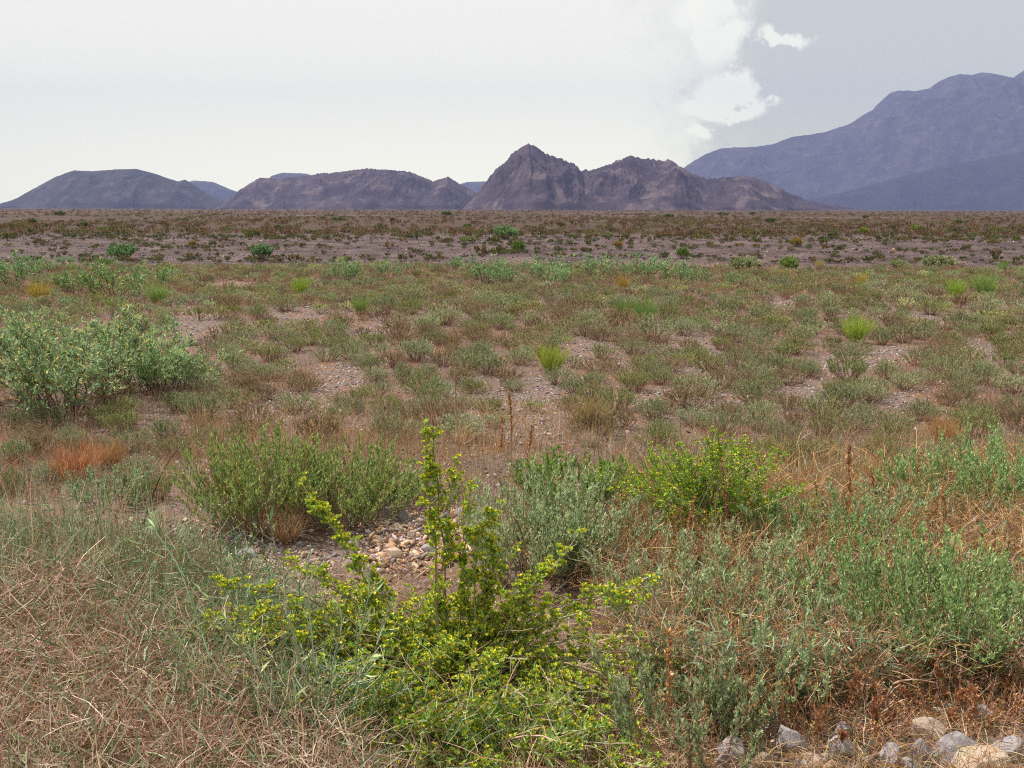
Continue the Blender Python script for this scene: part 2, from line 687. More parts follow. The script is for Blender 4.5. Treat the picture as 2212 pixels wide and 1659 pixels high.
def hill(name, pts, D, material, wf=2.2, rough=0.10, spur=260.0, nx=420, nt=150, seed=0.0, minw=120.0, jag=0.012):
    """a ridge at distance D whose crest runs through the given skyline points"""
    xs, zs = [], []
    for px, py in pts:
        p = wp(px, py, D)
        xs.append(p.x)
        zs.append(p.z)
    X = np.linspace(xs[0], xs[-1], nx)
    H = np.interp(X, xs, zs)
    # soften corners, add crest detail
    k = np.array([1, 2, 3, 2, 1.0])
    k /= k.sum()
    Hs = np.convolve(np.pad(H, 2, mode='edge'), k, 'valid')
    Hs = Hs + jag * H.max() * (fbm(X / spur * 5 + seed, X * 0 + seed, 5, 0.7) + 0.7 * np.abs(perlin(X / spur * 14, X * 0 + seed))) * sstep(0, 0.25 * H.max(), Hs)
    Hs = np.maximum(Hs, -4)
    Wd = np.maximum(minw, wf * np.convolve(np.pad(np.maximum(Hs, 0), 30, mode='edge'), np.ones(61) / 61, 'valid'))
    t = np.concatenate([-np.linspace(1, 0, nt) ** 1.0, np.linspace(0, 1, 40)[1:]])
    TT, XX = np.meshgrid(t, X, indexing='ij')
    HH = np.broadcast_to(Hs, XX.shape)
    WW = np.broadcast_to(Wd, XX.shape)
    YY = D + TT * WW
    a = np.abs(TT)
    prof = (1 - a) ** 1.25
    # spurs and gullies running down the face
    wx = XX + 0.35 * spur * fbm(XX / spur * 0.7 + seed, YY / spur * 0.7, 3)
    rg = ridged(wx / spur + seed, YY / spur * 0.45 + seed, 6)
    env = np.sin(math.pi * np.clip(a, 0, 1)) ** 0.8
    Z = HH * prof + HH * env * 0.62 * (rg - 0.35) + rough * HH * env * fbm(XX / spur * 4, YY / spur * 4, 4)
    Z = np.minimum(Z, HH * (1 - 0.35 * a)) if True else Z
    Z = Z * (1 - sstep(0.9, 1.0, a)) - 3 * sstep(0.9, 1.0, a)
    return link(name, grid_mesh(name, np.stack([XX, YY, Z], -1), material), kind='structure')


GB = 451
hill('mountain', [(1340, GB), (1400, 425), (1480, 360), (1522, 334), (1560, 320), (1620, 318), (1670, 312), (1712, 296), (1750, 291),
                  (1785, 285), (1835, 268), (1870, 245), (1900, 232), (1916, 205), (1935, 196), (1980, 197), (2010, 190), (2018, 182), (2050, 166),
                  (2075, 160), (2100, 163), (2120, 157), (2143, 158), (2185, 173), (2200, 160), (2230, 140), (2300, 120), (2420, 150), (2560, 230), (2760, 380), (2900, GB)],
     7800, M_HILL_FAR, wf=1.6, spur=900, seed=3.1, nx=520)
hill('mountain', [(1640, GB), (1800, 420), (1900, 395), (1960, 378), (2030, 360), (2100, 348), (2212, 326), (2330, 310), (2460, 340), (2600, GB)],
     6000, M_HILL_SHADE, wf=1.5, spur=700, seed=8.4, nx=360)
hill('hill', [(1000, GB), (1035, 415), (1060, 378), (1085, 356), (1108, 331), (1125, 318), (1142, 312), (1160, 320), (1185, 337), (1215, 347), (1238, 354),
              (1256, 369), (1272, 372), (1300, 360), (1318, 354), (1345, 345), (1366, 339), (1395, 344), (1430, 349), (1448, 345), (1470, 363),
              (1495, 378), (1530, 388), (1560, 385), (1590, 382), (1620, 383), (1650, 390), (1690, 410), (1730, 430), (1790, 444), (1850, GB)],
     2600, M_HILL_NEAR, wf=2.4, spur=170, seed=1.7, nx=900, jag=0.07)
hill('hill', [(478, GB), (500, 428), (535, 400), (560, 385), (575, 384), (600, 388), (640, 383), (665, 380), (690, 376), (730, 372), (780, 366), (800, 363), (830, 368),
              (860, 369), (885, 373), (905, 381), (935, 392), (968, 382), (990, 397), (1012, 408), (1040, 425), (1090, GB)],
     3300, M_HILL_NEAR, wf=2.2, spur=230, seed=5.2, nx=760, jag=0.075)
hill('hill', [(-60, GB), (0, 440), (40, 428), (80, 404), (120, 382), (160, 368), (200, 370), (250, 366), (295, 365), (330, 374), (365, 386), (385, 392),
              (400, 388), (420, 400), (450, 420), (490, 438), (540, GB)],
     4300, M_HILL_FAR, wf=2.1, spur=300, seed=9.9, nx=460, jag=0.02)
hill('hill', [(360, GB), (390, 396), (420, 390), (460, 393), (500, 410), (560, 430), (585, 380), (610, 373), (660, 375), (720, 390), (800, 430), (860, GB)],
     7500, M_HILL_FAR, wf=1.8, spur=500, seed=2.2, nx=300)
hill('hill', [(930, GB), (985, 400), (1010, 393), (1050, 392), (1090, 400), (1150, GB)], 8200, M_HILL_FAR, wf=1.8, spur=500, seed=4.7, nx=200)

# ------------------------------------------------------------------ colours (albedo)
SAGE = [(0.135, 0.175, 0.105), (0.16, 0.19, 0.125), (0.105, 0.145, 0.085), (0.19, 0.205, 0.15)]
OLIVE = [(0.145, 0.175, 0.085), (0.12, 0.15, 0.07), (0.19, 0.19, 0.11), (0.105, 0.14, 0.065)]
BROWNISH = [(0.19, 0.152, 0.105), (0.165, 0.145, 0.095), (0.25, 0.155, 0.10), (0.14, 0.14, 0.09)]
SILVER = [(0.20, 0.235, 0.17), (0.17, 0.215, 0.15), (0.25, 0.27, 0.21), (0.13, 0.17, 0.12)]
SAGE, OLIVE, BROWNISH, SILVER = [[tuple(1.2 * v for v in t) for t in p_] for p_ in (SAGE, OLIVE, BROWNISH, SILVER)]
GREEN = [(0.10, 0.19, 0.055), (0.13, 0.22, 0.07), (0.085, 0.155, 0.05), (0.16, 0.24, 0.09)]
BROOM = [(0.15, 0.24, 0.04), (0.19, 0.27, 0.045), (0.12, 0.20, 0.04), (0.25, 0.28, 0.05)]
GOLD = [(0.27, 0.24, 0.045), (0.30, 0.22, 0.05), (0.20, 0.21, 0.04), (0.33, 0.20, 0.06)]
BLUEGREEN = [(0.10, 0.20, 0.115), (0.13, 0.235, 0.13), (0.085, 0.165, 0.095), (0.17, 0.27, 0.15)]
WOOD = [(0.24, 0.145, 0.095), (0.31, 0.19, 0.125), (0.16, 0.10, 0.075), (0.36, 0.25, 0.18)]
STRAW = [(0.43, 0.29, 0.20), (0.52, 0.38, 0.27), (0.34, 0.20, 0.135), (0.60, 0.47, 0.36)]
RUST = [(0.46, 0.24, 0.10), (0.39, 0.185, 0.08), (0.54, 0.31, 0.14), (0.33, 0.17, 0.09)]
PINKSTRAW = [(0.40, 0.22, 0.16), (0.33, 0.165, 0.12), (0.50, 0.32, 0.24), (0.26, 0.125, 0.09), (0.60, 0.45, 0.34)]
PALEGREEN = [(0.25, 0.31, 0.19), (0.31, 0.36, 0.23), (0.19, 0.26, 0.14)]
YELLOW = (0.76, 0.56, 0.03)
LIME = (0.27, 0.42, 0.055)


def rr(seed):
    return np.random.default_rng(seed)


# ------------------------------------------------------------------ plant builders: each returns (woody Buf, foliage Buf[, blossom Buf])
def make_tuft(seed, pal, h=0.30, n=46, m=9, leaf=(0.03, 0.0075), spread=1.15, wood=WOOD):
    """low cushion of sagebrush: fan of stiff twigs, brown below, small leaves above"""
    r = rr(seed)
    P = fan(n, h, spread, 0.04, 5, 0.55, 0.045, 0.30, 0.65, r)
    P[:, :, 0] *= r.uniform(0.9, 1.25)
    w, f = Buf(), Buf()
    w.add(ribbons(P, 0.007, 0.003), np.repeat(pick(wood, n, r=r), 4, 0), 1)
    Q = twigs(P, 3, 0.45, 0.95, 0.45, h * 0.24, 3, 0.8, r)
    f.add(ribbons(Q, 0.003, 0.0015), np.repeat(pick(pal, len(Q), r=r), 2, 0), 0)
    q = leaf_on(Q, m // 3, 0.1, 1.0, 0.5, leaf[0], leaf[1], r, 0.3)
    f.add(q, pick(pal, len(q), None, .24, .08, r), 0)
    q = leaf_on(P, m, 0.58, 1.0, 0.4, leaf[0], leaf[1], r, 0.3)
    f.add(q, pick(pal, len(q), None, .24, .08, r), 0)
    return w, f


def make_broom(seed, pal, h=0.5, n=230, spread=0.62, m=4, wood=WOOD, tip=None):
    """dense sheaf of thin green stems"""
    r = rr(seed)
    P = fan(n, h, spread, 0.07, 6, 0.25, 0.04, 0.45, 0.8, r)
    w, f = Buf(), Buf()
    k = n // 4
    w.add(ribbons(P[:k] * 0.6, 0.006, 0.003), np.repeat(pick(wood, k, r=r), 5, 0), 1)
    f.add(ribbons(P, 0.005, 0.002), np.repeat(pick(pal, n, None, .2, .08, r), 5, 0), 0)
    Q = twigs(P, m, 0.3, 1.0, 0.35, h * 0.24, 3, 0.5, r)
    f.add(ribbons(Q, 0.0045, 0.002), np.repeat(pick(tip or pal, len(Q), None, .22, .08, r), 2, 0), 0)
    return w, f


def make_leafy(seed, pal, h=0.8, n=16, spread=0.75, leaf=(0.05, 0.014), m1=7, m2=9, cream=0.12, base=0.18, flat=1.0):
    """open shrub with brown stems and narrow leaves in sprays, a few cream tips"""
    r = rr(seed)
    P = fan(n, h, spread, base, 7, 0.25, 0.05, 0.4, 0.8, r)
    P[:, :, 2] *= flat
    w, f = Buf(), Buf()
    w.add(tubes(P, 0.0075, 0.0014).reshape(-1, 4, 3), np.repeat(pick([(0.15, 0.085, 0.06), (0.19, 0.115, 0.08), (0.11, 0.07, 0.055)], n, r=r), 18, 0), 1)
    Q = twigs(P, m1, 0.3, 1.0, 0.7, h * 0.32, 5, 0.35, r)
    w.add(ribbons(Q, 0.004, 0.002), np.repeat(pick(WOOD, len(Q), r=r), 4, 0), 1)
    q = leaf_on(Q, m2, 0.15, 1.0, 0.75, leaf[0], leaf[1], r, 0.15)
    c = pick(pal, len(q), None, .24, .08, r)
    k = r.uniform(size=len(q)) < cream
    c[k] = pick([(0.50, 0.47, 0.22), (0.42, 0.42, 0.18), (0.52, 0.40, 0.12)], k.sum(), None, .2, .06, r)
    f.add(q, c, 0)
    q = leaf_on(P, m2, 0.45, 1.0, 0.7, leaf[0], leaf[1], r, 0.15)
    f.add(q, pick(pal, len(q), None, .24, .08, r), 0)
    return w, f


def make_feather(seed, pal, h=0.5, n=40, spread=0.75, leaf=(0.022, 0.006), m1=9, m2=9, dry=0.35, base=0.16):
    """feathery wormwood: many leafy shoots among dead reddish ones"""
    r = rr(seed)
    P = fan(n, h, spread, base, 7, 0.35, 0.05, 0.45, 0.8, r)
    w, f = Buf(), Buf()
    nd = int(n * dry)
    w.add(tubes(P[:nd], 0.0032, 0.0012).reshape(-1, 4, 3), np.repeat(pick(RUST + STRAW, nd, None, .2, .08, r), 18, 0), 1)
    Qd = twigs(P[:nd], 7, 0.3, 1.0, 0.6, h * 0.2, 4, 0.2, r)
    w.add(ribbons(Qd, 0.0028, 0.0012), np.repeat(pick(RUST + STRAW, len(Qd), None, .22, .08, r), 3, 0), 2)
    q = leaf_on(Qd, 5, 0.3, 1.0, 0.7, 0.010, 0.006, r, 0)
    w.add(q, pick(RUST, len(q), None, .25, .08, r), 2)
    G = P[nd:]
    f.add(tubes(G, 0.0032, 0.0014).reshape(-1, 4, 3), np.repeat(pick(PALEGREEN + WOOD, len(G), None, .15, .06, r), 18, 0), 1)
    Q = twigs(G, m1, 0.25, 1.0, 0.5, h * 0.22, 4, 0.6, r)
    f.add(ribbons(Q, 0.0022, 0.0012), np.repeat(pick(PALEGREEN, len(Q), r=r), 3, 0), 0)
    q = leaf_on(Q, m2, 0.05, 1.0, 0.6, leaf[0], leaf[1], r, 0.2)
    f.add(q, pick(pal, len(q), None, .24, .08, r), 0)
    q = leaf_on(G, m2 * 2, 0.35, 1.0, 0.55, leaf[0] * 1.2, leaf[1], r, 0.2)
    f.add(q, pick(pal, len(q), None, .24, .08, r), 0)
    return w, f


def make_daisy(seed, P, leaf=(0.035, 0.006), nl=34, nh=16, ht=0.35, hr=0.011, side=4, pal=GREEN, slen=0.13):
    """flowering shrub: pale stems, narrow leaves, many small yellow-green heads on short stalks towards the tips"""
    r = rr(seed)
    w, f, b = Buf(), Buf(), Buf()
    n, K = P.shape[:2]
    w.add(tubes(P, 0.0042, 0.0018).reshape(-1, 4, 3), np.repeat(pick([(0.38, 0.30, 0.19), (0.33, 0.31, 0.17), (0.27, 0.19, 0.11)], n, r=r), (K - 1) * 3, 0), 1)
    Q = twigs(P, side, 0.25, 1.0, 0.75, slen, 4, 0.4, r)
    w.add(ribbons(Q, 0.003, 0.0016), np.repeat(pick([(0.30, 0.30, 0.13), (0.25, 0.24, 0.11)], len(Q), r=r), 3, 0), 1)
    for S, k, t0 in ((P, nl, 0.12), (Q, max(4, nl // 4), 0.0)):
        q = leaf_on(S, k, t0, 1.0, 0.75, leaf[0], leaf[1], r, 0.15)
        f.add(q, pick(pal, len(q), None, .24, .08, r), 0)
    for S, k, t0 in ((P, nh, ht), (Q, max(2, nh // 4), 0.4)):
        t = r.uniform(t0, 1.0, (len(S), k))
        B, T = along(S, t)
        B, T = B.reshape(-1, 3), T.reshape(-1, 3)
        d = norm(norm(np.cross(T, rdir(len(B), r))) + 0.5 * T + np.array([0, 0, 0.5]))
        C = B + d * r.uniform(0.012, 0.035, (len(B), 1))
        w.add(ribbons(np.stack([B, C], 1), 0.0022, 0.0016), vary((0.22, 0.27, 0.08), len(B), r=r), 1)
        q, c = heads(C, hr, LIME, YELLOW, 7, r)
        b.add(q, c, 3)
        q = leaf_on(np.stack([B, C], 1), 3, 0.3, 1.0, 0.8, 0.016, 0.006, r, 0.1)
        f.add(q, pick(pal, len(q), None, .2, .08, r), 0)
    return w, f, b


def arch(B, tip, n=7, lift=0.25, r=rng):
    """stem from B to tip, rising first and bending over"""
    B, tip = np.array(B), np.array(tip)
    ln = np.linalg.norm(tip - B)
    t = np.linspace(0, 1, n)[:, None]
    P = B * (1 - t) + tip * t
    P[:, 2] += lift * ln * np.sin(math.pi * t[:, 0]) * 0.5
    P[1:-1] += r.normal(0, 0.008 * ln, (n - 2, 3))
    return P


# ------------------------------------------------------------------ placing plants
LAND = []                       # (px, py, phrase) landmarks for telling the small bushes apart


def put_plant(name, label, cat, px, py, bufs, group=None, rz=0.0, scale=1.0, phrase=None, local=False, names=('woody_base', 'foliage', 'blossom')):
    p = at(px, py)
    loc = (p.x, p.y, p.z - 0.01)
    t = thing(name, label, cat, loc, group, rz, scale)
    for b, nm in zip(bufs, names):
        if b.q:
            link(nm, b.mesh(nm, MATS), t)
    if phrase:
        LAND.append((px, py, phrase))
    return t


def px_scale(px, py, hpx, h0):
    """scale that makes a plant of modelled height h0 stand hpx photo pixels tall at this spot"""
    return metres(hpx, at(px, py)) / h0


# --- broom-like bright green bushes out on the flat
BR = [(780, 678, 38, 'green', 'rounded bright green broom bush above a bare gravel patch', 'rounded green broom bush'),
      (1190, 806, 64, 'broom', 'brightest yellow-green broom bush alone in the middle of the flat', 'yellow-green broom bush in the middle'),
      (1392, 696, 50, 'green', 'tall green broom bush standing behind a pale grey cushion', 'green broom bush behind the grey cushion'),
      (1345, 690, 45, 'green', 'wispy green broom bush close against a taller green one', 'wispy green broom bush'),
      (650, 640, 40, 'broom', 'feathery light green broom bush up the slope from bare gravel', 'feathery light green broom bush'),
      (1850, 742, 56, 'broom', 'narrow upright yellow-green broom bush on the right side of the flat', 'narrow yellow-green broom bush'),
      (2062, 645, 38, 'broom', 'yellow-green broom bush, left one of a far pair', 'left bush of the far broom pair'),
      (2125, 640, 44, 'green', 'wide green broom bush, right one of a far pair', 'right bush of the far broom pair'),
      (85, 655, 44, 'gold', 'yellow-tinged broom bush behind the big leafy thicket', 'yellow-tinged broom bush'),
      (1345, 628, 32, 'gold', 'rusty yellow broom bush below the blue-green bush row', 'rusty yellow broom bush'),
      (340, 660, 45, 'green', 'spiky green broom bush at the end of the leafy green patch', 'spiky green broom bush'),
      (1860, 620, 30, 'gold', 'thin yellowish broom bush among orange grass on the right', 'thin yellowish broom bush'),
      (2165, 590, 26, 'green', 'dark green upright bush by the right edge below the gravel bank', 'dark green upright bush'),
      (1610, 573, 16, 'green', 'small round green bush just below the gravel bank', 'small round green bush'),
      (1768, 577, 17, 'gold', 'small ochre dome of grass just below the gravel bank', 'small ochre dome'),
      (736, 566, 15, 'broom', 'tiny yellow-green bush at the foot of the gravel bank', 'tiny yellow-green bush')]
PALS = dict(green=GREEN, broom=BROOM, gold=GOLD)
for i, (px, py, hp, k, lab, ph) in enumerate(BR):
    put_plant('broom_bush', lab, 'bush', px, py, make_broom(100 + i, PALS[k], n=260 if hp > 30 else 140, spread=0.66 if hp > 20 else 0.95), 'broom bushes on the flat',
              0, px_scale(px, py, hp, 0.44), ph)

# --- blue-green leafy bushes
LF = [(250, 652, 68, 1.2, 'large light green leafy bush in the middle of the far left patch', 'large light green leafy bush'),
      (165, 640, 42, 1.2, 'low light green leafy bush just left of the largest far one', 'low light green leafy bush'),
      (38, 625, 52, 1.1, 'green leafy bush at the left edge behind the yellow broom', 'leafy bush at the left edge'),
      (82, 598, 32, 1.2, 'small green leafy bush high on the far left', 'small green leafy bush on the far left'),
      (330, 625, 40, 1.2, 'loose green leafy bush above the spiky green broom', 'loose green leafy bush'),
      (145, 572, 14, 2.0, 'lowest flat green bush by the foot of the bank on the left', 'flat green bush by the bank'),
      (745, 612, 42, 1.3, 'pale blue-green leafy bush at the left end of the far row', 'pale bush at the left end of the row'),
      (842, 602, 32, 1.1, 'blue-green leafy bush, second from the left in the far row', 'second bush of the row'),
      (978, 585, 26, 1.0, 'thin blue-green bush poking up highest in the far row', 'thin bush of the row'),
      (1040, 613, 48, 1.3, 'wide dusky blue-green bush in the middle of the far row', 'wide dusky bush of the row'),
      (1085, 622, 42, 1.0, 'pale teal bush beside the wide dusky one in the row', 'pale teal bush of the row'),
      (1178, 606, 40, 1.5, 'broad blue-green leafy bush right of centre in the far row', 'broad blue-green bush of the row'),
      (1212, 620, 32, 1.4, 'low teal bush in front of the broad blue-green one', 'low teal bush'),
      (1288, 602, 40, 1.3, 'green leafy bush between the broad bush and the rusty broom', 'leafy bush left of the rusty broom'),
      (1388, 608, 46, 1.3, 'dense dark-footed leafy bush right of the rusty broom', 'dense bush right of the rusty broom'),
      (1458, 612, 40, 1.2, 'upright blue-green bush near the right end of the row', 'upright bush of the row'),
      (1505, 618, 30, 1.2, 'dull grey-green bush at the right end of the far row', 'last bush of the row'),
      (1575, 620, 26, 1.0, 'round grey-green bush standing apart beyond the far row', 'round bush beyond the row')]
for i, (px, py, hp, fl, lab, ph) in enumerate(LF):
    s = px_scale(px, py, hp, 0.56)
    put_plant('leafy_bush', lab, 'bush', px, py, make_leafy(200 + i, BLUEGREEN if i not in (0, 1, 4) else GREEN + BLUEGREEN, n=20, leaf=(0.07, 0.02), m1=7, m2=7, cream=0.05),
              'leafy bushes in the distance', 0, (s * fl, s * fl, s), ph)

BK = [(262, 531, 26, 1.7, BLUEGREEN, 'biggest dark green bush on the gravel bank, left side', 'big bank bush on the left'),
      (228, 546, 14, 1.3, GREEN, 'small green bush below the biggest one on the bank', 'small bush below the big bank bush'),
      (565, 532, 27, 1.3, BLUEGREEN, 'rounded grey-green bush halfway up the gravel bank', 'rounded bank bush'),
      (1093, 517, 24, 1.7, BLUEGREEN, 'wide green bush on top of the bank behind a gravel mound', 'bush on top of the bank'),
      (1610, 549, 26, 2.0, SAGE, 'widest dark grey-green bush low on the bank', 'widest bank bush'),
      (1705, 551, 26, 1.2, GREEN, 'olive green bush right of the widest bank bush', 'olive bank bush'),
      (2028, 545, 22, 2.6, SAGE, 'long dark bush sprawling on the right part of the bank', 'long dark bank bush'),
      (1940, 548, 14, 2.4, SAGE, 'flat dark bush left of the long sprawling one', 'flat dark bank bush'),
      (1475, 546, 20, 0.9, GREEN, 'upright green bush at the foot of the bank near the mound', 'upright bank bush'),
      (1335, 523, 10, 1.6, GOLD, 'ochre cushion of grass high on the bank', 'ochre bank cushion'),
      (415, 522, 10, 1.4, GOLD, 'ochre cushion on the bank between two large bushes', 'ochre cushion between bushes'),
      (1720, 524, 14, 1.3, GOLD, 'ochre clump at the crest of the bank above the olive bush', 'ochre clump at the crest'),
      (1020, 524, 12, 1.4, OLIVE, 'yellowish bush left of the bush on top of the bank', 'yellowish bank bush'),
      (1120, 560, 22, 1.0, GREEN, 'bright green bush right under the gravel mound', 'bush under the mound')]
for i, (px, py, hp, fl, pal, lab, ph) in enumerate(BK):
    s = px_scale(px, py, hp, 0.23)
    put_plant('bank_bush', lab, 'bush', px, py, make_tuft(300 + i, pal, n=90, m=15, leaf=(0.05, 0.016)), 'bushes on the gravel bank', 0, (s * fl * .62, s * fl * .62, s), ph)

# --- the thicket of leafy bushes on the left
TH = [(20, 880, 215, 1.0, 'left-edge bush of the big leafy thicket, cut by the frame'),
      (150, 895, 235, 1.05, 'tallest leafy bush of the big thicket with cream leaf tips'),
      (270, 840, 170, 1.0, 'leafy bush at the middle of the big thicket, set back'),
      (345, 850, 150, 1.0, 'shorter leafy bush at the open right end of the big thicket'),
      (75, 780, 110, 0.9, 'dark leafy bush rising behind the tallest one of the thicket'),
      (395, 845, 85, 0.8, 'lowest straggling leafy bush beside the big thicket')]
for i, (px, py, hp, fl, lab) in enumerate(TH):
    s = px_scale(px, py, hp * .9, 0.74)
    put_plant('leafy_bush', lab, 'bush', px, py, make_leafy(240 + i, [(0.135, 0.235, 0.14), (0.185, 0.295, 0.185), (0.11, 0.185, 0.11), (0.25, 0.335, 0.235)], n=26, spread=1.0, leaf=(0.042, 0.0125), m1=14, m2=18, cream=0.14, base=0.22),
              'leafy bushes of the thicket', 0, (s * fl, s * fl, s), ['thicket edge', 'tall thicket bush', 'middle thicket bush', 'short thicket bush', 'dark thicket bush', 'straggling thicket bush'][i])

# ------------------------------------------------------------------ sagebrush tufts: the nearest are things, the rest one mass
GAPS = [(425, 708, 55, 38), (640, 682, 75, 24), (815, 712, 60, 16), (730, 822, 60, 32), (660, 885, 90, 26), (1285, 768, 55, 32), (1170, 885, 105, 58), (1100, 930, 80, 30), (1490, 748, 50, 18),
        (1500, 812, 45, 20), (1420, 870, 50, 22), (1180, 925, 95, 40), (1830, 792, 70, 28), (1930, 770, 60, 18), (2010, 690, 55, 15), (1745, 845, 60, 26), (1560, 872, 60, 22), (970, 850, 40, 24), (900, 690, 40, 12),
        (1000, 905, 60, 22), (1960, 870, 50, 26), (2100, 760, 60, 16), (500, 620, 50, 14), (1690, 660, 40, 10), (2080, 690, 40, 12), (350, 925, 60, 22), (300, 965, 70, 16), (560, 900, 90, 24), (1060, 860, 40, 16)]
HAND = [(30, 1000, 60), (110, 1040, 56), (300, 1030, 60), (340, 1080, 70), (260, 900, 54), (120, 920, 50), (190, 980, 48), (385, 985, 60), (450, 960, 56), (520, 950, 52), (20, 1060, 64), (1000, 880, 44), (1110, 845, 40), (1420, 960, 60), (1690, 1000, 70), (1770, 990, 60), (1900, 985, 64), (2060, 1000, 62), (1620, 990, 60), (615, 672, 46), (655, 662, 36), (695, 678, 32), (722, 700, 34), (788, 692, 30), (828, 694, 36), (838, 670, 44), (885, 680, 48), (885, 652, 50), (960, 702, 60), (1040, 690, 54), (1075, 672, 40),
        (670, 712, 32), (636, 708, 26), (855, 730, 56), (925, 732, 44), (640, 760, 44), (705, 780, 42), (765, 776, 56), (655, 845, 52), (582, 780, 50), (580, 820, 46), (895, 780, 66), (945, 745, 46),
        (870, 812, 40), (940, 865, 62), (1010, 800, 56), (1060, 810, 60), (1150, 765, 40), (1155, 890, 36), (1265, 725, 68), (1340, 710, 58), (1140, 680, 40), (1280, 665, 30), (1440, 690, 44), (1345, 672, 52),
        (1225, 742, 24), (1300, 775, 44), (1370, 765, 48), (1410, 735, 70), (1480, 725, 44), (1390, 800, 50), (1450, 805, 42), (1530, 800, 56), (1595, 795, 60), (1370, 845, 56), (1415, 905, 60), (1490, 760, 40),
        (1605, 740, 46), (1560, 700, 36), (1650, 690, 44), (1680, 715, 48), (1720, 765, 52), (1745, 700, 44), (1790, 675, 42), (1835, 785, 46), (1905, 745, 40), (1950, 740, 54), (2000, 725, 38), (2045, 750, 42),
        (2080, 785, 52), (2070, 710, 50), (2140, 735, 50), (1985, 790, 46), (1915, 820, 52), (2010, 680, 38), (1945, 650, 44), (1880, 660, 44), (2130, 680, 46), (2180, 760, 50), (2040, 815, 60), (2120, 830, 58),
        (1640, 850, 60), (1700, 830, 46), (1750, 815, 44), (1810, 860, 52), (1870, 870, 56), (1700, 885, 48), (1790, 940, 66), (1850, 930, 60), (2100, 945, 70), (2140, 900, 52), (1640, 930, 54),
        (560, 690, 40), (470, 690, 36), (430, 690, 36), (500, 670, 44), (545, 655, 30), (475, 735, 36), (510, 800, 50), (455, 855, 58), (565, 865, 50), (640, 890, 60), (740, 880, 40), (710, 930, 40), (845, 930, 50),
        (880, 900, 52), (500, 880, 56), (430, 800, 44), (280, 975, 62), (215, 920, 58), (85, 985, 62), (150, 965, 54), (40, 925, 50), (355, 950, 56), (60, 945, 40), (1230, 885, 44), (1290, 910, 60), (1240, 850, 40),
        (1340, 925, 60), (1560, 935, 70), (1500, 920, 60), (1070, 925, 50), (2190, 850, 54), (1990, 910, 56), (2200, 930, 60), (1930, 930, 54)]
PAL_NAMES = [('grey-green', SAGE), ('olive', OLIVE), ('brownish', BROWNISH), ('silvery', SILVER)]
NV = 3
TUFTS, TUFT_ARR = [], []
for k, (nm, pal) in enumerate(PAL_NAMES):
    for v in range(NV):
        w, f = make_tuft(400 + k * 10 + v, pal, h=0.30, n=[84, 72, 90][v], m=[14, 16, 12][v], leaf=[(0.024, 0.0062), (0.027, 0.006), (0.021, 0.006)][v], spread=[1.15, 0.95, 1.3][v])
        TUFTS.append((quad_mesh('woody_base', *w.arr(), MATS), quad_mesh('foliage', *f.arr(), MATS), nm))
FARPAL = [('dry', [(0.13, 0.085, 0.055), (0.12, 0.09, 0.05)]), ('dull', [(0.10, 0.10, 0.046), (0.11, 0.105, 0.05)]), ('rusty', [(0.19, 0.105, 0.065), (0.17, 0.095, 0.06)]), ('green', [(0.075, 0.10, 0.05), (0.085, 0.11, 0.05)])]
FARV = []
for k, (nm, pal) in enumerate(PAL_NAMES):
    for v in range(NV):
        w, f = make_tuft(460 + k * 10 + v, pal, h=0.30, n=36, m=9, leaf=(0.042, 0.011), spread=[1.15, 0.95, 1.3][v])
        w.q += f.q; w.c += f.c; w.m += f.m
        q, c, m = w.arr()
        FARV.append((q, c, m))
TINYV = []
for k, (nm, pal) in enumerate(FARPAL):
    w, f = make_tuft(500 + k, pal, h=0.26, n=12, m=5, leaf=(0.075, 0.025), spread=1.25, wood=[(0.11, 0.065, 0.045)])
    w.q += f.q; w.c += f.c; w.m += f.m
    TINYV.append(w.arr())


def in_gap(px, py, k=1.0):
    for gx_, gy_, a, b in GAPS:
        if ((px - gx_) / (a * k)) ** 2 + ((py - gy_) / (b * k)) ** 2 < 1:
            return True
    return False


CM_INV = CAM_M.inverted()


def proj(p):
    q = CM_INV @ Vector(p)
    f = LENS / 36 * 2212
    return 1106 + f * q.x / -q.z, 829.5 - f * q.y / -q.z


cand = []
for px, py, hp in HAND:
    p = at(px, py)
    cand.append((p.x, p.y, metres(hp, p) * 0.84, px, py))
used = [(c[0], c[1], c[2] * 0.9) for c in cand]
for l in LAND:
    p = at(l[0], l[1])
    used.append((p.x, p.y, 0.35))
GRID = {}
for u in used:
    GRID.setdefault((int(u[0] // 1), int(u[1] // 1)), []).append(u)


def free(x, y, rad):
    for i in (-1, 0, 1):
        for j in (-1, 0, 1):
            for ux, uy, ur in GRID.get((int(x // 1) + i, int(y // 1) + j), ()):
                if (ux - x) ** 2 + (uy - y) ** 2 < (rad + ur) ** 2 * 0.74:
                    return False
    return True


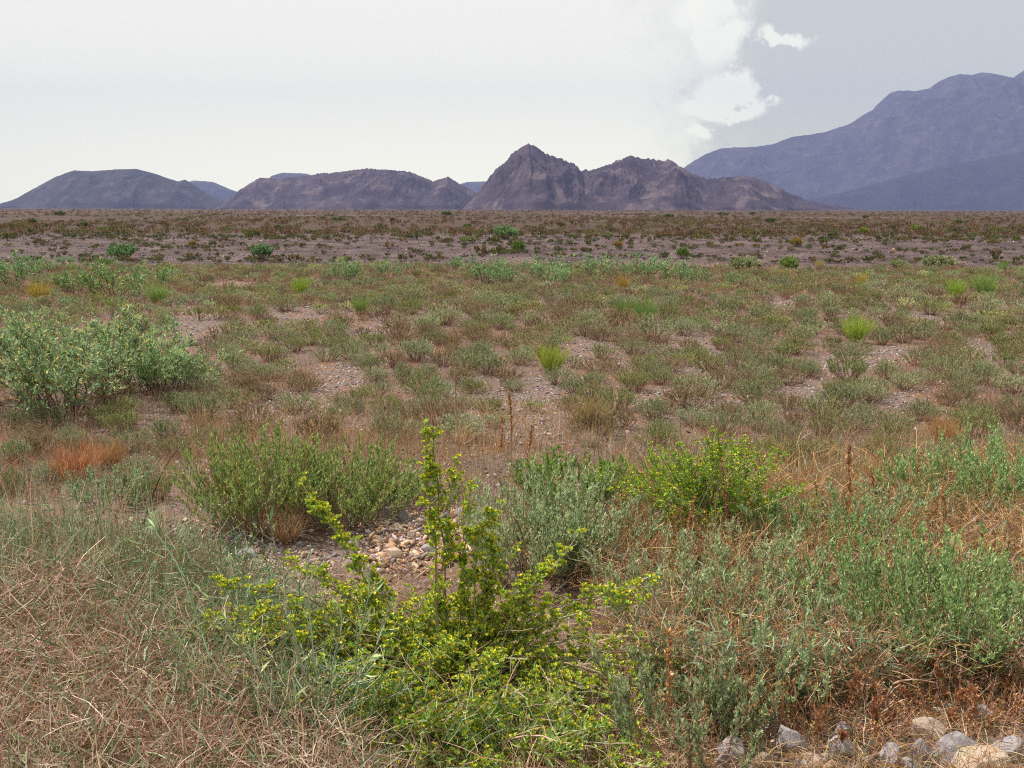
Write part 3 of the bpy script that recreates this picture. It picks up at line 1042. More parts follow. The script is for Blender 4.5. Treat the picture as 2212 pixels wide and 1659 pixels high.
rs = random.Random(5)
for _ in range(22000):
    y = rs.uniform(5.9, 28.6)
    if rs.random() > (y / 36) ** 0.45:
        continue
    x = rs.uniform(-0.60, 0.60) * y
    px, py = proj((x, y, float(gz(x, y))))
    if in_gap(px, py) or py > 955:
        continue
    if px < 430 and 700 < py < 905 and rs.random() < 0.8:
        continue
    dens = 0.62 + 0.5 * float(perlin(x * 0.35, y * 0.35))
    if rs.random() > dens:
        continue
    s = rs.uniform(0.13, 0.26)
    if not free(x, y, s):
        continue
    cand.append((x, y, s, px, py))
    GRID.setdefault((int(x // 1), int(y // 1)), []).append((x, y, s * 0.9))
cand.sort(key=lambda c: -c[2] / c[1])
near_t = cand[:285]
rest = cand[285:]
near_t.sort(key=lambda c: -c[4])
ORD = ['nearest', 'second', 'third', 'fourth', 'fifth', 'sixth', 'seventh', 'eighth', 'ninth', 'tenth', 'eleventh', 'twelfth', 'thirteenth', 'fourteenth', 'fifteenth', 'sixteenth']
LM_EXTRA = [(885, 1120, 'rubble heap'), (980, 1000, 'tall thin stalk'), (1530, 1060, 'yellow-flowered bush'), (640, 1000, 'green bush with reddish stalks'), (1280, 900, 'dry blond grass clump'),
            (2010, 1050, 'green wormwood by the right edge'), (170, 1010, 'rusty grass clump'), (330, 1050, 'dark bent stem')]
info = []
for c in near_t:
    best = min(LAND + LM_EXTRA, key=lambda l: (l[0] - c[3]) ** 2 + (1.6 * (l[1] - c[4])) ** 2)
    dx, dy = c[3] - best[0], c[4] - best[1]
    d = ('right of' if dx > 0 else 'left of') if abs(dx) > 1.8 * abs(dy) else ('in front of' if dy > 0 else 'behind')
    info.append((best[2], d, math.hypot(dx, dy)))
rank = {}
for i in sorted(range(len(info)), key=lambda i: info[i][2]):
    k = info[i][:2]
    rank.setdefault(k, []).append(i)
for i, c in enumerate(near_t):
    k = rs.choices(range(4), (0.42, 0.25, 0.2, 0.13))[0]
    me_w, me_f, nm = TUFTS[k * NV + rs.randrange(NV)]
    ph, d, _ = info[i]
    o = ORD[min(rank[(ph, d)].index(i), len(ORD) - 1)]
    size = 'small' if c[2] < 0.2 else ('large' if c[2] > 0.29 else 'low')
    sc = c[2] / 0.28
    fl = rs.uniform(0.95, 1.3)
    lab = f"{size} {nm} sagebrush, {o} {d} the {ph}"
    t = thing('sagebrush', lab, 'sagebrush', (c[0], c[1], float(gz(c[0], c[1])) - 0.015), 'sagebrush cushions on the flat', rs.uniform(0, 6.28), (sc * fl, sc * fl, sc))
    link('woody_base', me_w, t)
    link('foliage', me_f, t)


def scatter(variants, items, jit=0.14):
    """items (x, y, z, scale, flat, variant); returns merged arrays"""
    Q, C, M = [], [], []
    items = np.array(items)
    for v, (q, c, m) in enumerate(variants):
        it = items[items[:, 5].astype(int) == v]
        if not len(it):
            continue
        n = len(it)
        a = rng.uniform(0, 6.28, n)
        ca, sa = np.cos(a), np.sin(a)
        q0 = q.reshape(-1, 3)
        X = (q0[None, :, 0] * ca[:, None] - q0[None, :, 1] * sa[:, None]) * (it[:, 3] * it[:, 4])[:, None] + it[:, 0:1]
        Y = (q0[None, :, 0] * sa[:, None] + q0[None, :, 1] * ca[:, None]) * (it[:, 3] * it[:, 4])[:, None] + it[:, 1:2]
        Z = q0[None, :, 2] * it[:, 3:4] + it[:, 2:3]
        Q.append(np.stack([X, Y, Z], -1).reshape(-1, 4, 3))
        k = np.exp(rng.normal(0, jit, (n, 1, 1))) * np.exp(rng.normal(0, jit * .4, (n, 1, 3)))
        C.append((c[None] * k).reshape(-1, 3))
        M.append(np.tile(m, n))
    return np.concatenate(Q), np.clip(np.concatenate(C), .002, .95), np.concatenate(M)


items = []
for c in rest:
    k = rs.choices(range(4), (0.38, 0.28, 0.25, 0.09))[0]
    items.append((c[0], c[1], float(gz(c[0], c[1])) - 0.01, c[2] / 0.28, rs.uniform(0.95, 1.35), k * NV + rs.randrange(NV)))
print('sage things', len(near_t), 'rest', len(rest))
link('sagebrush_cover', quad_mesh('sagebrush_cover', *scatter(FARV, items), MATS), kind='stuff')

# bank and the plain beyond
items = []
for _ in range(3000):
    y = rs.uniform(31.5, 46)
    x = rs.uniform(-0.62, 0.62) * y
    if rs.random() < 0.45 + 0.8 * float(perlin(x * 0.12, y * 0.3)):
        items.append((x, y, float(gz(x, y)) - 0.01, rs.uniform(0.32, 0.75) * (1.7 if rs.random() < .08 else 0.9), rs.uniform(0.9, 1.4), rs.choices(range(4), (.35, .25, .33, .07))[0] * NV + rs.randrange(NV)))
BANKV = []
for k, pal in enumerate([[(0.075, 0.09, 0.05), (0.095, 0.105, 0.06)], [(0.085, 0.095, 0.04), (0.07, 0.08, 0.035)], [(0.12, 0.095, 0.05), (0.15, 0.115, 0.05)], [(0.06, 0.085, 0.05), (0.08, 0.10, 0.06)]]):
    for v in range(NV):
        w, f = make_tuft(520 + k * 10 + v, pal, h=0.26, n=26, m=9, leaf=(0.055, 0.018), spread=[1.15, 0.95, 1.3][v], wood=[(0.10, 0.065, 0.05)])
        w.q += f.q
        w.c += f.c
        w.m += f.m
        BANKV.append(w.arr())
link('bank_scrub', quad_mesh('bank_scrub', *scatter(BANKV, items), MATS), kind='stuff')
items = []
for _ in range(14000):
    y = 46 * (1500 / 46) ** (rs.random() ** 1.25)
    x = rs.uniform(-0.60, 0.60) * y
    s = rs.uniform(0.45, 1.1) * (1 + y / 450) * (1.5 if rs.random() < .05 else 1)
    if rs.random() < 0.5 + 0.9 * float(perlin(x * 0.03, y * 0.02)):
        items.append((x, y, float(gz(x, y)) - 0.02, s, rs.uniform(1.0, 1.7), rs.choices(range(4), (.25, .3, .43, .02))[0]))
print('plain scrub', len(items))
link('plain_scrub', quad_mesh('plain_scrub', *scatter(TINYV, items, 0.2), MATS), kind='stuff')

# ------------------------------------------------------------------ dry orange grass between the bushes
def blades(n, x, y, h, w, pal, lean=0.45, K=3, wts=None, curl=0.5, dv=.22):
    az = rng.uniform(0, 6.283, n)
    th = np.abs(rng.normal(0, lean, n))
    L = h * rng.uniform(0.5, 1.15, n)
    P = np.zeros((n, K, 3))
    pos = np.stack([x, y, gz(x, y) - 0.01], -1)
    P[:, 0] = pos
    for k in range(1, K):
        a = th * (1 + curl * (k - 1))
        d = np.stack([np.sin(a) * np.cos(az), np.sin(a) * np.sin(az), np.cos(a)], -1)
        pos = pos + d * (L / (K - 1))[:, None]
        P[:, k] = pos
    return ribbons(P, w, w * 0.4), np.repeat(pick(pal, n, wts, dv, .07), K - 1, 0)


def proj_np(x, y, z):
    m = np.array(CM_INV)
    P = np.stack([x, y, z, np.ones_like(x)], -1) @ m.T
    f = LENS / 36 * 2212
    return 1106 + f * P[:, 0] / -P[:, 2], 829.5 - f * P[:, 1] / -P[:, 2]


def gap_mask(px, py, k=0.9):
    m = np.zeros(len(px), bool)
    for gx_, gy_, a, b in GAPS:
        m |= ((px - gx_) / (a * k)) ** 2 + ((py - gy_) / (b * k)) ** 2 < 1
    return m


dg = Buf()
N = 260000
y = 5.2 * (29.6 / 5.2) ** rng.uniform(0, 1, N) ** 0.8
x = rng.uniform(-0.6, 0.6, N) * y
px, py = proj_np(x, y, gz(x, y))
den = 0.40 + 1.0 * fbm(x * 0.55, y * 0.55, 3) + 0.55 * sstep(14, 27, y)
keep = (rng.uniform(size=N) < den) & (~gap_mask(px, py) | (rng.uniform(size=N) < .06))
x, y = x[keep], y[keep]
kk = np.maximum(1, y / 9)
q, c = blades(len(x), x, y, 0.10 + 0.06 * rng.uniform(size=len(x)) ** 2 + .0015 * y, 0.0028 * kk, [(0.47, 0.23, 0.125), (0.40, 0.185, 0.10), (0.50, 0.28, 0.175), (0.34, 0.16, 0.105)] + STRAW[:3] + OLIVE[:2] + BROWNISH, 0.5, 3, [3, 2.4, 2.4, 2, 1.2, .8, 1.0, 1.4, 1.2, 1.6, 1.4, 1.2, .8])
dg.add(q, c, 2)
link('dry_grass', dg.mesh('dry_grass', MATS), kind='stuff')

# ------------------------------------------------------------------ foreground plants
def fg(name, label, cat, px, py, bufs, hp=None, h0=1.0, flat=1.0, group=None, phrase=None):
    s = 1.0 if hp is None else px_scale(px, py, hp, h0)
    return put_plant(name, label, cat, px, py, bufs, group, 0, (s * flat, s * flat, s), phrase)


# green bush with reddish stalks and a straw coloured foot
def make_green_bush(seed, h, n, spread, pal, leaf=(0.028, 0.0075), reds=0.25):
    r = rr(seed)
    w, f = Buf(), Buf()
    P = fan(n, h, spread, 0.20, 7, 0.15, 0.04, 0.35, 0.75, r)
    k = int(n * reds)
    w.add(tubes(P[:k] * 1.12, 0.0028, 0.001).reshape(-1, 4, 3), np.repeat(pick(RUST, k, None, .2, .08, r), 18, 0), 1)
    q = leaf_on(P[:k] * 1.12, 12, 0.7, 1.0, 0.4, 0.010, 0.004, r, .3)
    w.add(q, pick(RUST, len(q), None, .2, .08, r), 2)
    S = fan(n, h * .42, spread * 1.2, 0.22, 4, 0.1, 0.06, 0.5, 0.7, r)
    w.add(ribbons(S, 0.004, 0.002), np.repeat(pick(STRAW, len(S), None, .2, .08, r), 3, 0), 2)
    G = P[k:]
    f.add(tubes(G, 0.003, 0.0014).reshape(-1, 4, 3), np.repeat(pick(PALEGREEN + STRAW[:1], len(G), None, .2, .06, r), 18, 0), 1)
    q = leaf_on(G, 34, 0.35, 1.0, 0.5, leaf[0], leaf[1], r, 0.3)
    f.add(q, pick(pal, len(q), None, .24, .08, r), 0)
    Q = twigs(G, 4, 0.45, 1.0, 0.4, h * .18, 3, .5, r)
    q = leaf_on(Q, 7, 0.1, 1.0, 0.5, leaf[0], leaf[1], r, 0.3)
    f.add(q, pick(pal, len(q), None, .24, .08, r), 0)
    return w, f


FG_GREEN = [(0.145, 0.225, 0.075), (0.19, 0.265, 0.10), (0.115, 0.185, 0.065), (0.24, 0.31, 0.14)]
p = at(640, 1135)
fg('green_bush', 'wide green bush topped by reddish stalks, straw coloured at its foot', 'bush', 560, 1135, make_green_bush(601, metres(215, p), 250, 0.85, FG_GREEN))
fg('green_bush', 'green bush leaning right, beside the wide one with reddish stalks', 'bush', 760, 1125, make_green_bush(602, metres(175, p), 210, 0.95, FG_GREEN, reds=.12))
fg('green_bush', 'low bright green bush between the tall stalk and the flowered bush', 'bush', 1240, 1100, make_green_bush(603, metres(135, p), 160, 0.9, BROOM[:3] + FG_GREEN, reds=.15))
fg('green_bush', 'low greyish green bush left of the dark bent stem', 'bush', 235, 1090, make_feather(604, SILVER + BLUEGREEN[:1], metres(95, p), 46, 0.9, dry=.2))
fg('green_bush', 'dull green bush behind the rubble heap', 'bush', 930, 1085, make_feather(605, SAGE, metres(75, p), 40, 0.9, dry=.2))

# feathery wormwoods
GREYG = [(0.20, 0.27, 0.18), (0.25, 0.32, 0.22), (0.165, 0.225, 0.15), (0.30, 0.37, 0.27)]
BRIGHTW = [(0.155, 0.26, 0.125), (0.20, 0.32, 0.16), (0.125, 0.21, 0.105), (0.25, 0.37, 0.20)]
WW = [(1150, 1255, 225, 0.5, GREYG, 'greyest feathery wormwood just right of the tall flowering stem', .12, 1.0),
      (1250, 1235, 180, 0.7, GREYG, 'pale feathery wormwood between the grey one and the flowered bush', .2, 1.0),
      (1480, 1380, 200, 0.8, GREYG, 'grey-green wormwood in front of the yellow-flowered bush', .35, 1.0),
      (1610, 1330, 190, 0.8, GREYG, 'dusty wormwood tangled with bent straw twigs', .4, 1.0),
      (1760, 1240, 170, 0.8, BRIGHTW, 'green wormwood behind the dusty one, under rusty seed stalks', .35, 1.0),
      (1880, 1190, 150, 0.8, GREYG, 'wormwood full of dead brown shoots on the right', .55, 1.0),
      (2030, 1130, 150, 0.8, BRIGHTW, 'green wormwood farthest back by the right edge', .3, 1.0),
      (2160, 1110, 160, 0.8, BRIGHTW, 'tall green wormwood touching the right edge', .3, 1.0),
      (2100, 1250, 150, 0.8, RUST, 'dead rusty brown wormwood in front of the green right-edge ones', .85, 1.0),
      (1990, 1440, 250, 0.75, BRIGHTW, 'big bright green wormwood mound above the stones', .12, 1.0),
      (2140, 1430, 220, 0.75, BRIGHTW, 'bright green wormwood mound reaching the right edge', .12, 1.0),
      (1850, 1400, 180, 0.85, BRIGHTW, 'wormwood left of the big bright mound, mixed with dead twigs', .4, 1.0),
      (1700, 1480, 190, 0.85, GREYG, 'half-dead wormwood over fallen rusty branches', .55, 1.0),
      (1480, 1620, 200, 0.5, GREYG, 'slim grey-green wormwood left of the stones', .25, 1.0),
      (1570, 1540, 160, 0.7, GREYG, 'small wormwood among pinkish dead grass', .5, 1.0),
      (1370, 1250, 160, 0.8, RUST, 'dead rusty shoots in front of the flowered bush', .9, 1.0),
      (1780, 1560, 110, 0.9, RUST, 'low dead rusty wormwood right above the stones', .9, 1.0),
      (2080, 1530, 90, 0.9, RUST, 'low dead rusty wormwood below the bright mound', .9, 1.0)]
for i, (px, py, hp, sp, pal, lab, dry, fl) in enumerate(WW):
    h = metres(hp, at(px, py))
    put_plant('wormwood', lab, 'wormwood', px, py, make_feather(620 + i, pal, h * 1.1, 105 if i != 13 else 36, sp * 1.15, (0.019, 0.0066), 11, 12, dry, 0.2), 'wormwood bushes in the foreground')

# yellow-flowered bush on the right
b0 = at(1520, 1190)
r = rr(650)
S = []
for i in range(135):
    tx = 1535 + r.normal(0, 118)
    ty = 925 + abs(r.normal(0, 75)) + abs(tx - 1540) * 0.35
    tip = wp(tx, ty, b0.y + r.normal(0, 0.22))
    bb = Vector((b0.x + r.normal(0, .16), b0.y + r.normal(0, .16), b0.z - .01))
    S.append(arch(bb - b0, tip - b0, 7, 0.06, r))
put_plant('yellow_flowered_bush', 'upright green bush covered in small yellow flower heads', 'bush', 1520, 1190,
          make_daisy(651, np.array(S), (0.03, 0.006), 30, 9, 0.5, 0.0115, 3, [(0.10, 0.235, 0.04), (0.14, 0.30, 0.055), (0.085, 0.19, 0.04), (0.18, 0.33, 0.07)], 0.09))

# the big sprawling flowering plant in the middle
b0 = at(985, 1500)
r = rr(660)
S = []
TIPS = [(915, 908, .0, .10), (925, 912, .01, .11), (985, 985, .02, .09), (1015, 1040, .03, .08), (1055, 1095, .03, .06), (1030, 1150, .0, .05), (1085, 1190, .02, .05), (1010, 1230, .0, .05), (935, 915, .02, .12), (1255, 1140, .05, .05), (1420, 1258, -.05, .22), (1400, 1300, -.1, .25), (1380, 1262, 0, .22), (650, 1035, .25, .10), (665, 1060, .25, .1), (690, 1090, .2, .1),
        (600, 1195, .1, .2), (620, 1210, .0, .2), (470, 1262, .0, .3), (450, 1320, -.1, .3), (525, 1385, -.2, .3), (700, 1225, 0, .2), (1130, 1240, .1, .1), (1185, 1215, .1, .1),
        (1075, 1080, .06, .08), (1330, 1430, -.1, .25), (1290, 1480, -.2, .25), (960, 1250, 0, .1), (1050, 1290, 0, .1), (1000, 1175, .05, .05),
        (1110, 1180, .05, .05), (1230, 1180, .0, .08), (1200, 1290, .0, .1)]
for tx, ty, dy, lf in TIPS:
    tip = wp(tx, ty, b0.y + dy)
    tip.z = max(tip.z, b0.z + .05)
    bb = Vector((b0.x + r.normal(0, .05), b0.y + r.normal(0, .05), b0.z - .02))
    S.append(arch(bb - b0, tip - b0, 9, lf, r))
for i in range(190):
    a, rad = r.uniform(0, 6.283), 0.70 * r.uniform(0, 1) ** 0.55
    tip = Vector((b0.x - 0.17 + 1.5 * rad * math.cos(a), b0.y + 0.75 * rad * math.sin(a) - 0.05, b0.z + (0.36 - 0.22 * (rad / .70) ** 2) * r.uniform(.45, 1.05)))
    bb = Vector((b0.x + r.normal(0, .10), b0.y + r.normal(0, .08), b0.z - .02))
    S.append(arch(bb - b0, tip - b0, 9, .22, r))
DAISY_G = [(0.16, 0.275, 0.07), (0.21, 0.345, 0.10), (0.125, 0.215, 0.055), (0.29, 0.41, 0.16)]
big = make_daisy(661, np.array(S[len(TIPS):]), (0.031, 0.0056), 20, 10, 0.40, 0.0130, 4, DAISY_G, 0.11)
for p_, q_ in zip(big, make_daisy(663, np.array(S[:len(TIPS)]), (0.030, 0.007), 36, 26, 0.35, 0.0135, 6, DAISY_G, 0.06)):
    p_.q += q_.q
    p_.c += q_.c
    p_.m += q_.m
put_plant('flowering_plant', 'big sprawling green plant dotted with yellow flower heads, one stem rising tall', 'flowering plant', 985, 1500, big)
LAND.append((985, 1500, 'big flowering plant'))

# smaller flowering plant in the lower middle
b0 = at(820, 1640)
S = []
for i in range(85):
    a, rad = r.uniform(0, 6.283), 0.56 * r.uniform(0, 1) ** 0.6
    tip = Vector((b0.x + rad * math.cos(a), b0.y + 0.6 * rad * math.sin(a), b0.z + (0.34 - 0.24 * (rad / .42) ** 2) * r.uniform(.5, 1.05)))
    bb = Vector((b0.x + r.normal(0, .07), b0.y + r.normal(0, .05), b0.z - .02))
    S.append(arch(bb - b0, tip - b0, 9, .2, r))
put_plant('flowering_plant', 'lower leafy green plant with few yellow heads, in front of the big one', 'flowering plant', 820, 1640,
          make_daisy(662, np.array(S), (0.036, 0.0056), 24, 5, 0.5, 0.0115, 4, [(0.145, 0.26, 0.08), (0.19, 0.325, 0.11), (0.115, 0.205, 0.065), (0.26, 0.39, 0.17)], 0.10))

b0 = at(1110, 1660)
S = []
for i in range(80):
    a, rad = r.uniform(0, 6.283), 0.46 * r.uniform(0, 1) ** 0.6
    tip = Vector((b0.x + rad * math.cos(a), b0.y + 0.7 * rad * math.sin(a), b0.z + (0.26 - 0.18 * (rad / .46) ** 2) * r.uniform(.5, 1.05)))
    bb = Vector((b0.x + r.normal(0, .08), b0.y + r.normal(0, .06), b0.z - .02))
    S.append(arch(bb - b0, tip - b0, 9, .2, r))
put_plant('flowering_plant', 'low sprawling green plant with yellow heads beside the single pale stone', 'flowering plant', 1110, 1660,
          make_daisy(664, np.array(S), (0.034, 0.0058), 20, 5, 0.5, 0.0115, 3, DAISY_G, 0.10))

# thistle-like plant of long pale stems
b0 = at(690, 1640)
S = []
for bx, by, tx, ty, dy in [(690, 1640, 582, 1120, .05), (690, 1620, 430, 1270, .05), (740, 1640, 800, 1225, .0), (760, 1560, 885, 1480, -.1), (700, 1640, 660, 1200, .0), (560, 1640, 320, 1090, .5), (740, 1600, 905, 1580, -.1),
                           (600, 1600, 500, 1180, .2), (720, 1640, 850, 1300, -.05), (660, 1640, 545, 1420, -.1), (690, 1640, 740, 1330, -.1), (640, 1655, 820, 1390, -.12), (560, 1650, 640, 1490, -.15)]:
    a_ = at(bx, by)
    tip = wp(tx, ty, b0.y + dy)
    S.append(arch(a_ - b0, tip - b0, 9, 0.04, r))
S = np.array(S)
w, f = Buf(), Buf()
w.add(tubes(S, 0.0042, 0.0016, 4).reshape(-1, 4, 3), np.repeat(pick(PALEGREEN + [(0.40, 0.42, 0.30)], len(S), None, .08, .04, r), 32, 0), 1)
Q = twigs(S, 6, 0.3, 0.95, 0.65, 0.16, 4, 0.3, r)
w.add(tubes(Q, 0.0026, 0.0011).reshape(-1, 4, 3), np.repeat(pick(PALEGREEN, len(Q), None, .1, .04, r), 9, 0), 1)
q = leaf_on(np.concatenate([S]), 14, 0.05, 1.0, 0.8, 0.055, 0.009, r, 0.1)
f.add(q, pick(PALEGREEN + BLUEGREEN[:2], len(q), None, .2, .06, r), 0)
q = leaf_on(Q, 6, 0.1, 1.0, 0.7, 0.028, 0.005, r, 0.1)
f.add(q, pick(PALEGREEN, len(q), None, .2, .06, r), 0)
put_plant('thistle', 'rangy plant of long pale grey-green stems rising from the dry grass', 'thistle', 690, 1640, (w, f))


# single stalks
def stalk(name, label, pts, y0, r0, r1, pal, seeds=0, spx=0.012, ts=0.4):
    b = at(*pts[0][:2])
    yb = b.y if y0 is None else y0
    P = [b] + [wp(px, py, b.y + dy) for px, py, dy in pts2(pts[1:])]
    P = np.array([list(p - b) for p in P])
    # resample smoothly
    t = np.linspace(0, 1, 3 * len(P))
    A, _ = along(P[None], t[None])
    A = A[0]
    A[1:-1] = (A[:-2] + A[1:-1] * 2 + A[2:]) / 4
    w, s = Buf(), Buf()
    w.add(tubes(A[None], r0, r1, 5).reshape(-1, 4, 3), pick(pal, (len(A) - 1) * 5, None, .08, .03), 1)
    if seeds:
        Q = twigs(A[None], seeds // 5, ts, 1.0, 0.5, 0.07, 3, 0.5)
        w.add(ribbons(Q, 0.002, 0.001), np.repeat(pick(pal, len(Q)), 2, 0), 2)
        q = leaf_on(Q, 7, 0, 1, 0.8, spx, spx * .7)
        s.add(q, pick(RUST + [(0.62, 0.35, 0.15), (0.68, 0.40, 0.18)], len(q), None, .2, .08), 2)
        q = leaf_on(A[None], seeds * 2, ts, 1, 0.8, spx, spx * .7)
        s.add(q, pick(RUST + [(0.62, 0.35, 0.15), (0.68, 0.40, 0.18)], len(q), None, .2, .08), 2)
    t = thing(name, label, 'dry stalk', b)
    link('stem', w.mesh('stem', MATS), t)
    if s.q:
        link('seed_head', s.mesh('seed_head', MATS), t)
    return t


def pts2(pts):
    return [(p + (0,))[:3] for p in pts]


RED = [(0.30, 0.15, 0.08), (0.36, 0.20, 0.12)]
stalk('dry_stalk', 'tall thin straight reddish stalk standing alone in the middle', [(1003, 1250), (1001, 1110), (992, 980), (984, 860), (979, 690)], None, 0.0048, 0.002, [(0.40, 0.21, 0.11), (0.46, 0.26, 0.14)])
stalk('dry_stalk', 'dark bent stem curving up to the right above the grass', [(310, 1132), (328, 1075), (350, 1020), (372, 985), (395, 958)], None, 0.0045, 0.0015, [(0.07, 0.035, 0.035)])
stalk('dry_stalk', 'short pale twig leaning right beside the tall reddish stalk', [(912, 1070), (940, 1045), (975, 1032), (1005, 1026)], None, 0.004, 0.0022, [(0.46, 0.36, 0.29)])
for i, (bx, by, tx, ty, lab) in enumerate([(1105, 1010, 1100, 845, 'tall rusty seed stalk beside the gravel patch'), (1075, 1010, 1085, 905, 'shorter rusty seed stalk left of the tall one by the gravel'),
                                           (1835, 1180, 1832, 962, 'tallest rusty seed stalk on the right, with a thick head'), (1780, 1190, 1760, 1040, 'rusty seed stalk leaning left of the thick-headed one'),
                                           (1455, 1260, 1500, 1075, 'rusty seed stalk leaning across the yellow-flowered bush'), (1390, 1250, 1470, 1100, 'bent rusty seed stalk left of the flowered bush'),
                                           (1575, 1235, 1560, 1000, 'thin rusty seed stalk inside the flowered bush'), (1905, 1160, 1880, 1010, 'rusty seed stalk right of the thick-headed one'),
                                           (1130, 1020, 1150, 920, 'small rusty seed stalk right of the tall one by the gravel'), (1960, 1140, 1985, 985, 'rusty seed stalk by the far green wormwood'),
                                           (1440, 1640, 1445, 1370, 'rusty seed stalk left of the slim wormwood'), (2050, 1200, 2035, 1060, 'seed stalk in front of the right-edge wormwoods'),
                                           (680, 1000, 672, 915, 'rusty seed stalk rising behind the wide green bush'), (545, 990, 540, 905, 'slender rusty stalk behind the green bush, left end')]):
    stalk('seed_stalk', lab, [(bx, by), ((bx + tx) / 2 + 3, (by + ty) / 2), (tx, ty)], None, 0.0028, 0.0012, RED, 90 if i in (0, 2) else 50, 0.015)
for pts, lab, sd in [([(1808, 1066, 0), (1850, 1050), (1900, 1038), (1955, 1034)], 'long bare pale twig lying across the wormwoods on the right', 0),
                     ([(1565, 1547), (1640, 1527), (1700, 1502), (1757, 1472)], 'fallen rusty branch with seed clusters right above the stones', 45),
                     ([(1590, 1460), (1630, 1410), (1668, 1362), (1672, 1335)], 'upright dead branch with rusty seeds among the wormwoods', 35),
                     ([(1640, 1530), (1720, 1515), (1800, 1500), (1880, 1482)], 'second fallen branch lying behind the seeded one', 12),
                     ([(1910, 1566), (1914, 1510), (1929, 1474), (1975, 1466), (2019, 1474)], 'curved bare twig arching over the stones', 0),
                     ([(1945, 1510), (2000, 1490), (2070, 1480), (2120, 1478)], 'thin bare twig right of the arching one', 0),
                     ([(1722, 1205), (1718, 1170), (1700, 1150), (1680, 1140)], 'hooked straw twig curling above the wormwood', 0),
                     ([(1540, 1210), (1580, 1180), (1600, 1150)], 'pale straw twig with a broken end', 0),
                     ([(700, 1650), (790, 1600), (880, 1590), (1000, 1622)], 'long straw stem bowing down over the lowest green leaves', 0),
                     ([(880, 1650), (960, 1570), (1060, 1480)], 'reddish straw stem slanting up through the big plant', 0),
                     ([(1280, 1600), (1380, 1540), (1420, 1500)], 'straw stem leaning among pinkish grass in the lower middle', 0)]:
    stalk('dry_stalk', lab, pts, None, 0.0045, 0.0018, STRAW[:2] + RED, sd)

# blond clump in the middle distance, rusty clump on the left
for px, py, hp, pal, lab, nm in [(1275, 930, 75, [(0.36, 0.25, 0.12), (0.30, 0.19, 0.09), (0.26, 0.20, 0.10)], 'blond dry grass clump above the low bright green bush', 'grass_clump'),
                                 (165, 1040, 85, RUST, 'rusty orange dry grass clump behind the tall pale grasses', 'grass_clump'),
                                 (235, 1010, 60, RUST, 'smaller rusty dry grass clump right behind the larger one', 'grass_clump'),
                                 (1000, 960, 40, STRAW, 'pale straw clump beside the tip of the tallest flowering stem', 'grass_clump'),
                                 (1270, 965, 40, [(0.38, 0.33, 0.30), (0.3, 0.25, 0.22)], 'grey dead clump at the foot of the blond grass', 'grass_clump'),
                                 (620, 1170, 72, STRAW + PINKSTRAW + RUST, 'straw coloured dead clump at the foot of the wide green bush', 'grass_clump'),
                                 (1690, 1110, 80, RUST, 'rusty clump between the flowered bush and the seed stalks', 'grass_clump'),
                                 (1900, 1080, 90, RUST, 'rusty clump behind the wormwoods near the long bare twig', 'grass_clump'),
                                 (2040, 960, 60, RUST, 'orange clump farthest back on the right', 'grass_clump')]:
    s = px_scale(px, py, hp, 0.44)
    w, f = make_broom(abs(hash(lab)) % 1 + px, pal, n=260, spread=0.85, wood=pal)
    put_plant(nm, lab, 'grass clump', px, py, (f,), 'dry grass clumps', 0, s, names=('blades',))

# ------------------------------------------------------------------ foreground dry grass (one mass)
def region(n, poly):
    """n random ground points inside a polygon given in photo pixels"""
    poly = np.array(poly, float)
    lo, hi = poly.min(0), poly.max(0)
    X, Y = [], []
    cnt = 0
    while cnt < n:
        P = rng.uniform(lo, hi, (n * 2, 2))
        # more points far away per pixel is wrong: weight to even ground density
        ins = np.zeros(len(P), bool)
        j = len(poly) - 1
        for i in range(len(poly)):
            a, b = poly[i], poly[j]
            c = ((a[1] > P[:, 1]) != (b[1] > P[:, 1])) & (P[:, 0] < (b[0] - a[0]) * (P[:, 1] - a[1]) / (b[1] - a[1] + 1e-9) + a[0])
            ins ^= c
            j = i
        P = P[ins]
        f = LENS / 36 * 2212
        m = np.array(CAM_M)[:3, :3]
        d = np.stack([(P[:, 0] - 1106) / f, (829.5 - P[:, 1]) / f, -np.ones(len(P))], -1) @ m.T
        z = np.zeros(len(P))
        for _ in range(6):
            t = (z - CAM_H) / d[:, 2]
            x, y = d[:, 0] * t, d[:, 1] * t
            z = gz(x, y)
        X.append(x)
        Y.append(y)
        cnt += len(x)
    return np.concatenate(X)[:n], np.concatenate(Y)[:n]


def tangle(n, poly, pal, L, w, zmax, K=4, wts=None, up=0.35, dv=.22):
    """dead stems lying and leaning every way"""
    x, y = region(n, poly)
    g = gz(x, y)
    d = rdir(n)
    d[:, 2] = np.abs(d[:, 2]) * up + 0.05
    d = norm(d)
    ln = L * rng.uniform(0.4, 1.2, n)
    P = np.zeros((n, K, 3))
    pos = np.stack([x, y, g + zmax * rng.uniform(0, 1, n) ** 1.3], -1)
    P[:, 0] = pos
    for k in range(1, K):
        d = norm(d + rng.normal(0, 0.16, (n, 3)) + np.array([0, 0, -0.05]))
        pos = pos + d * (ln / (K - 1))[:, None]
        P[:, k] = pos
    return ribbons(P, w, w * .55), np.repeat(pick(pal, n, wts, dv, .07), K - 1, 0)


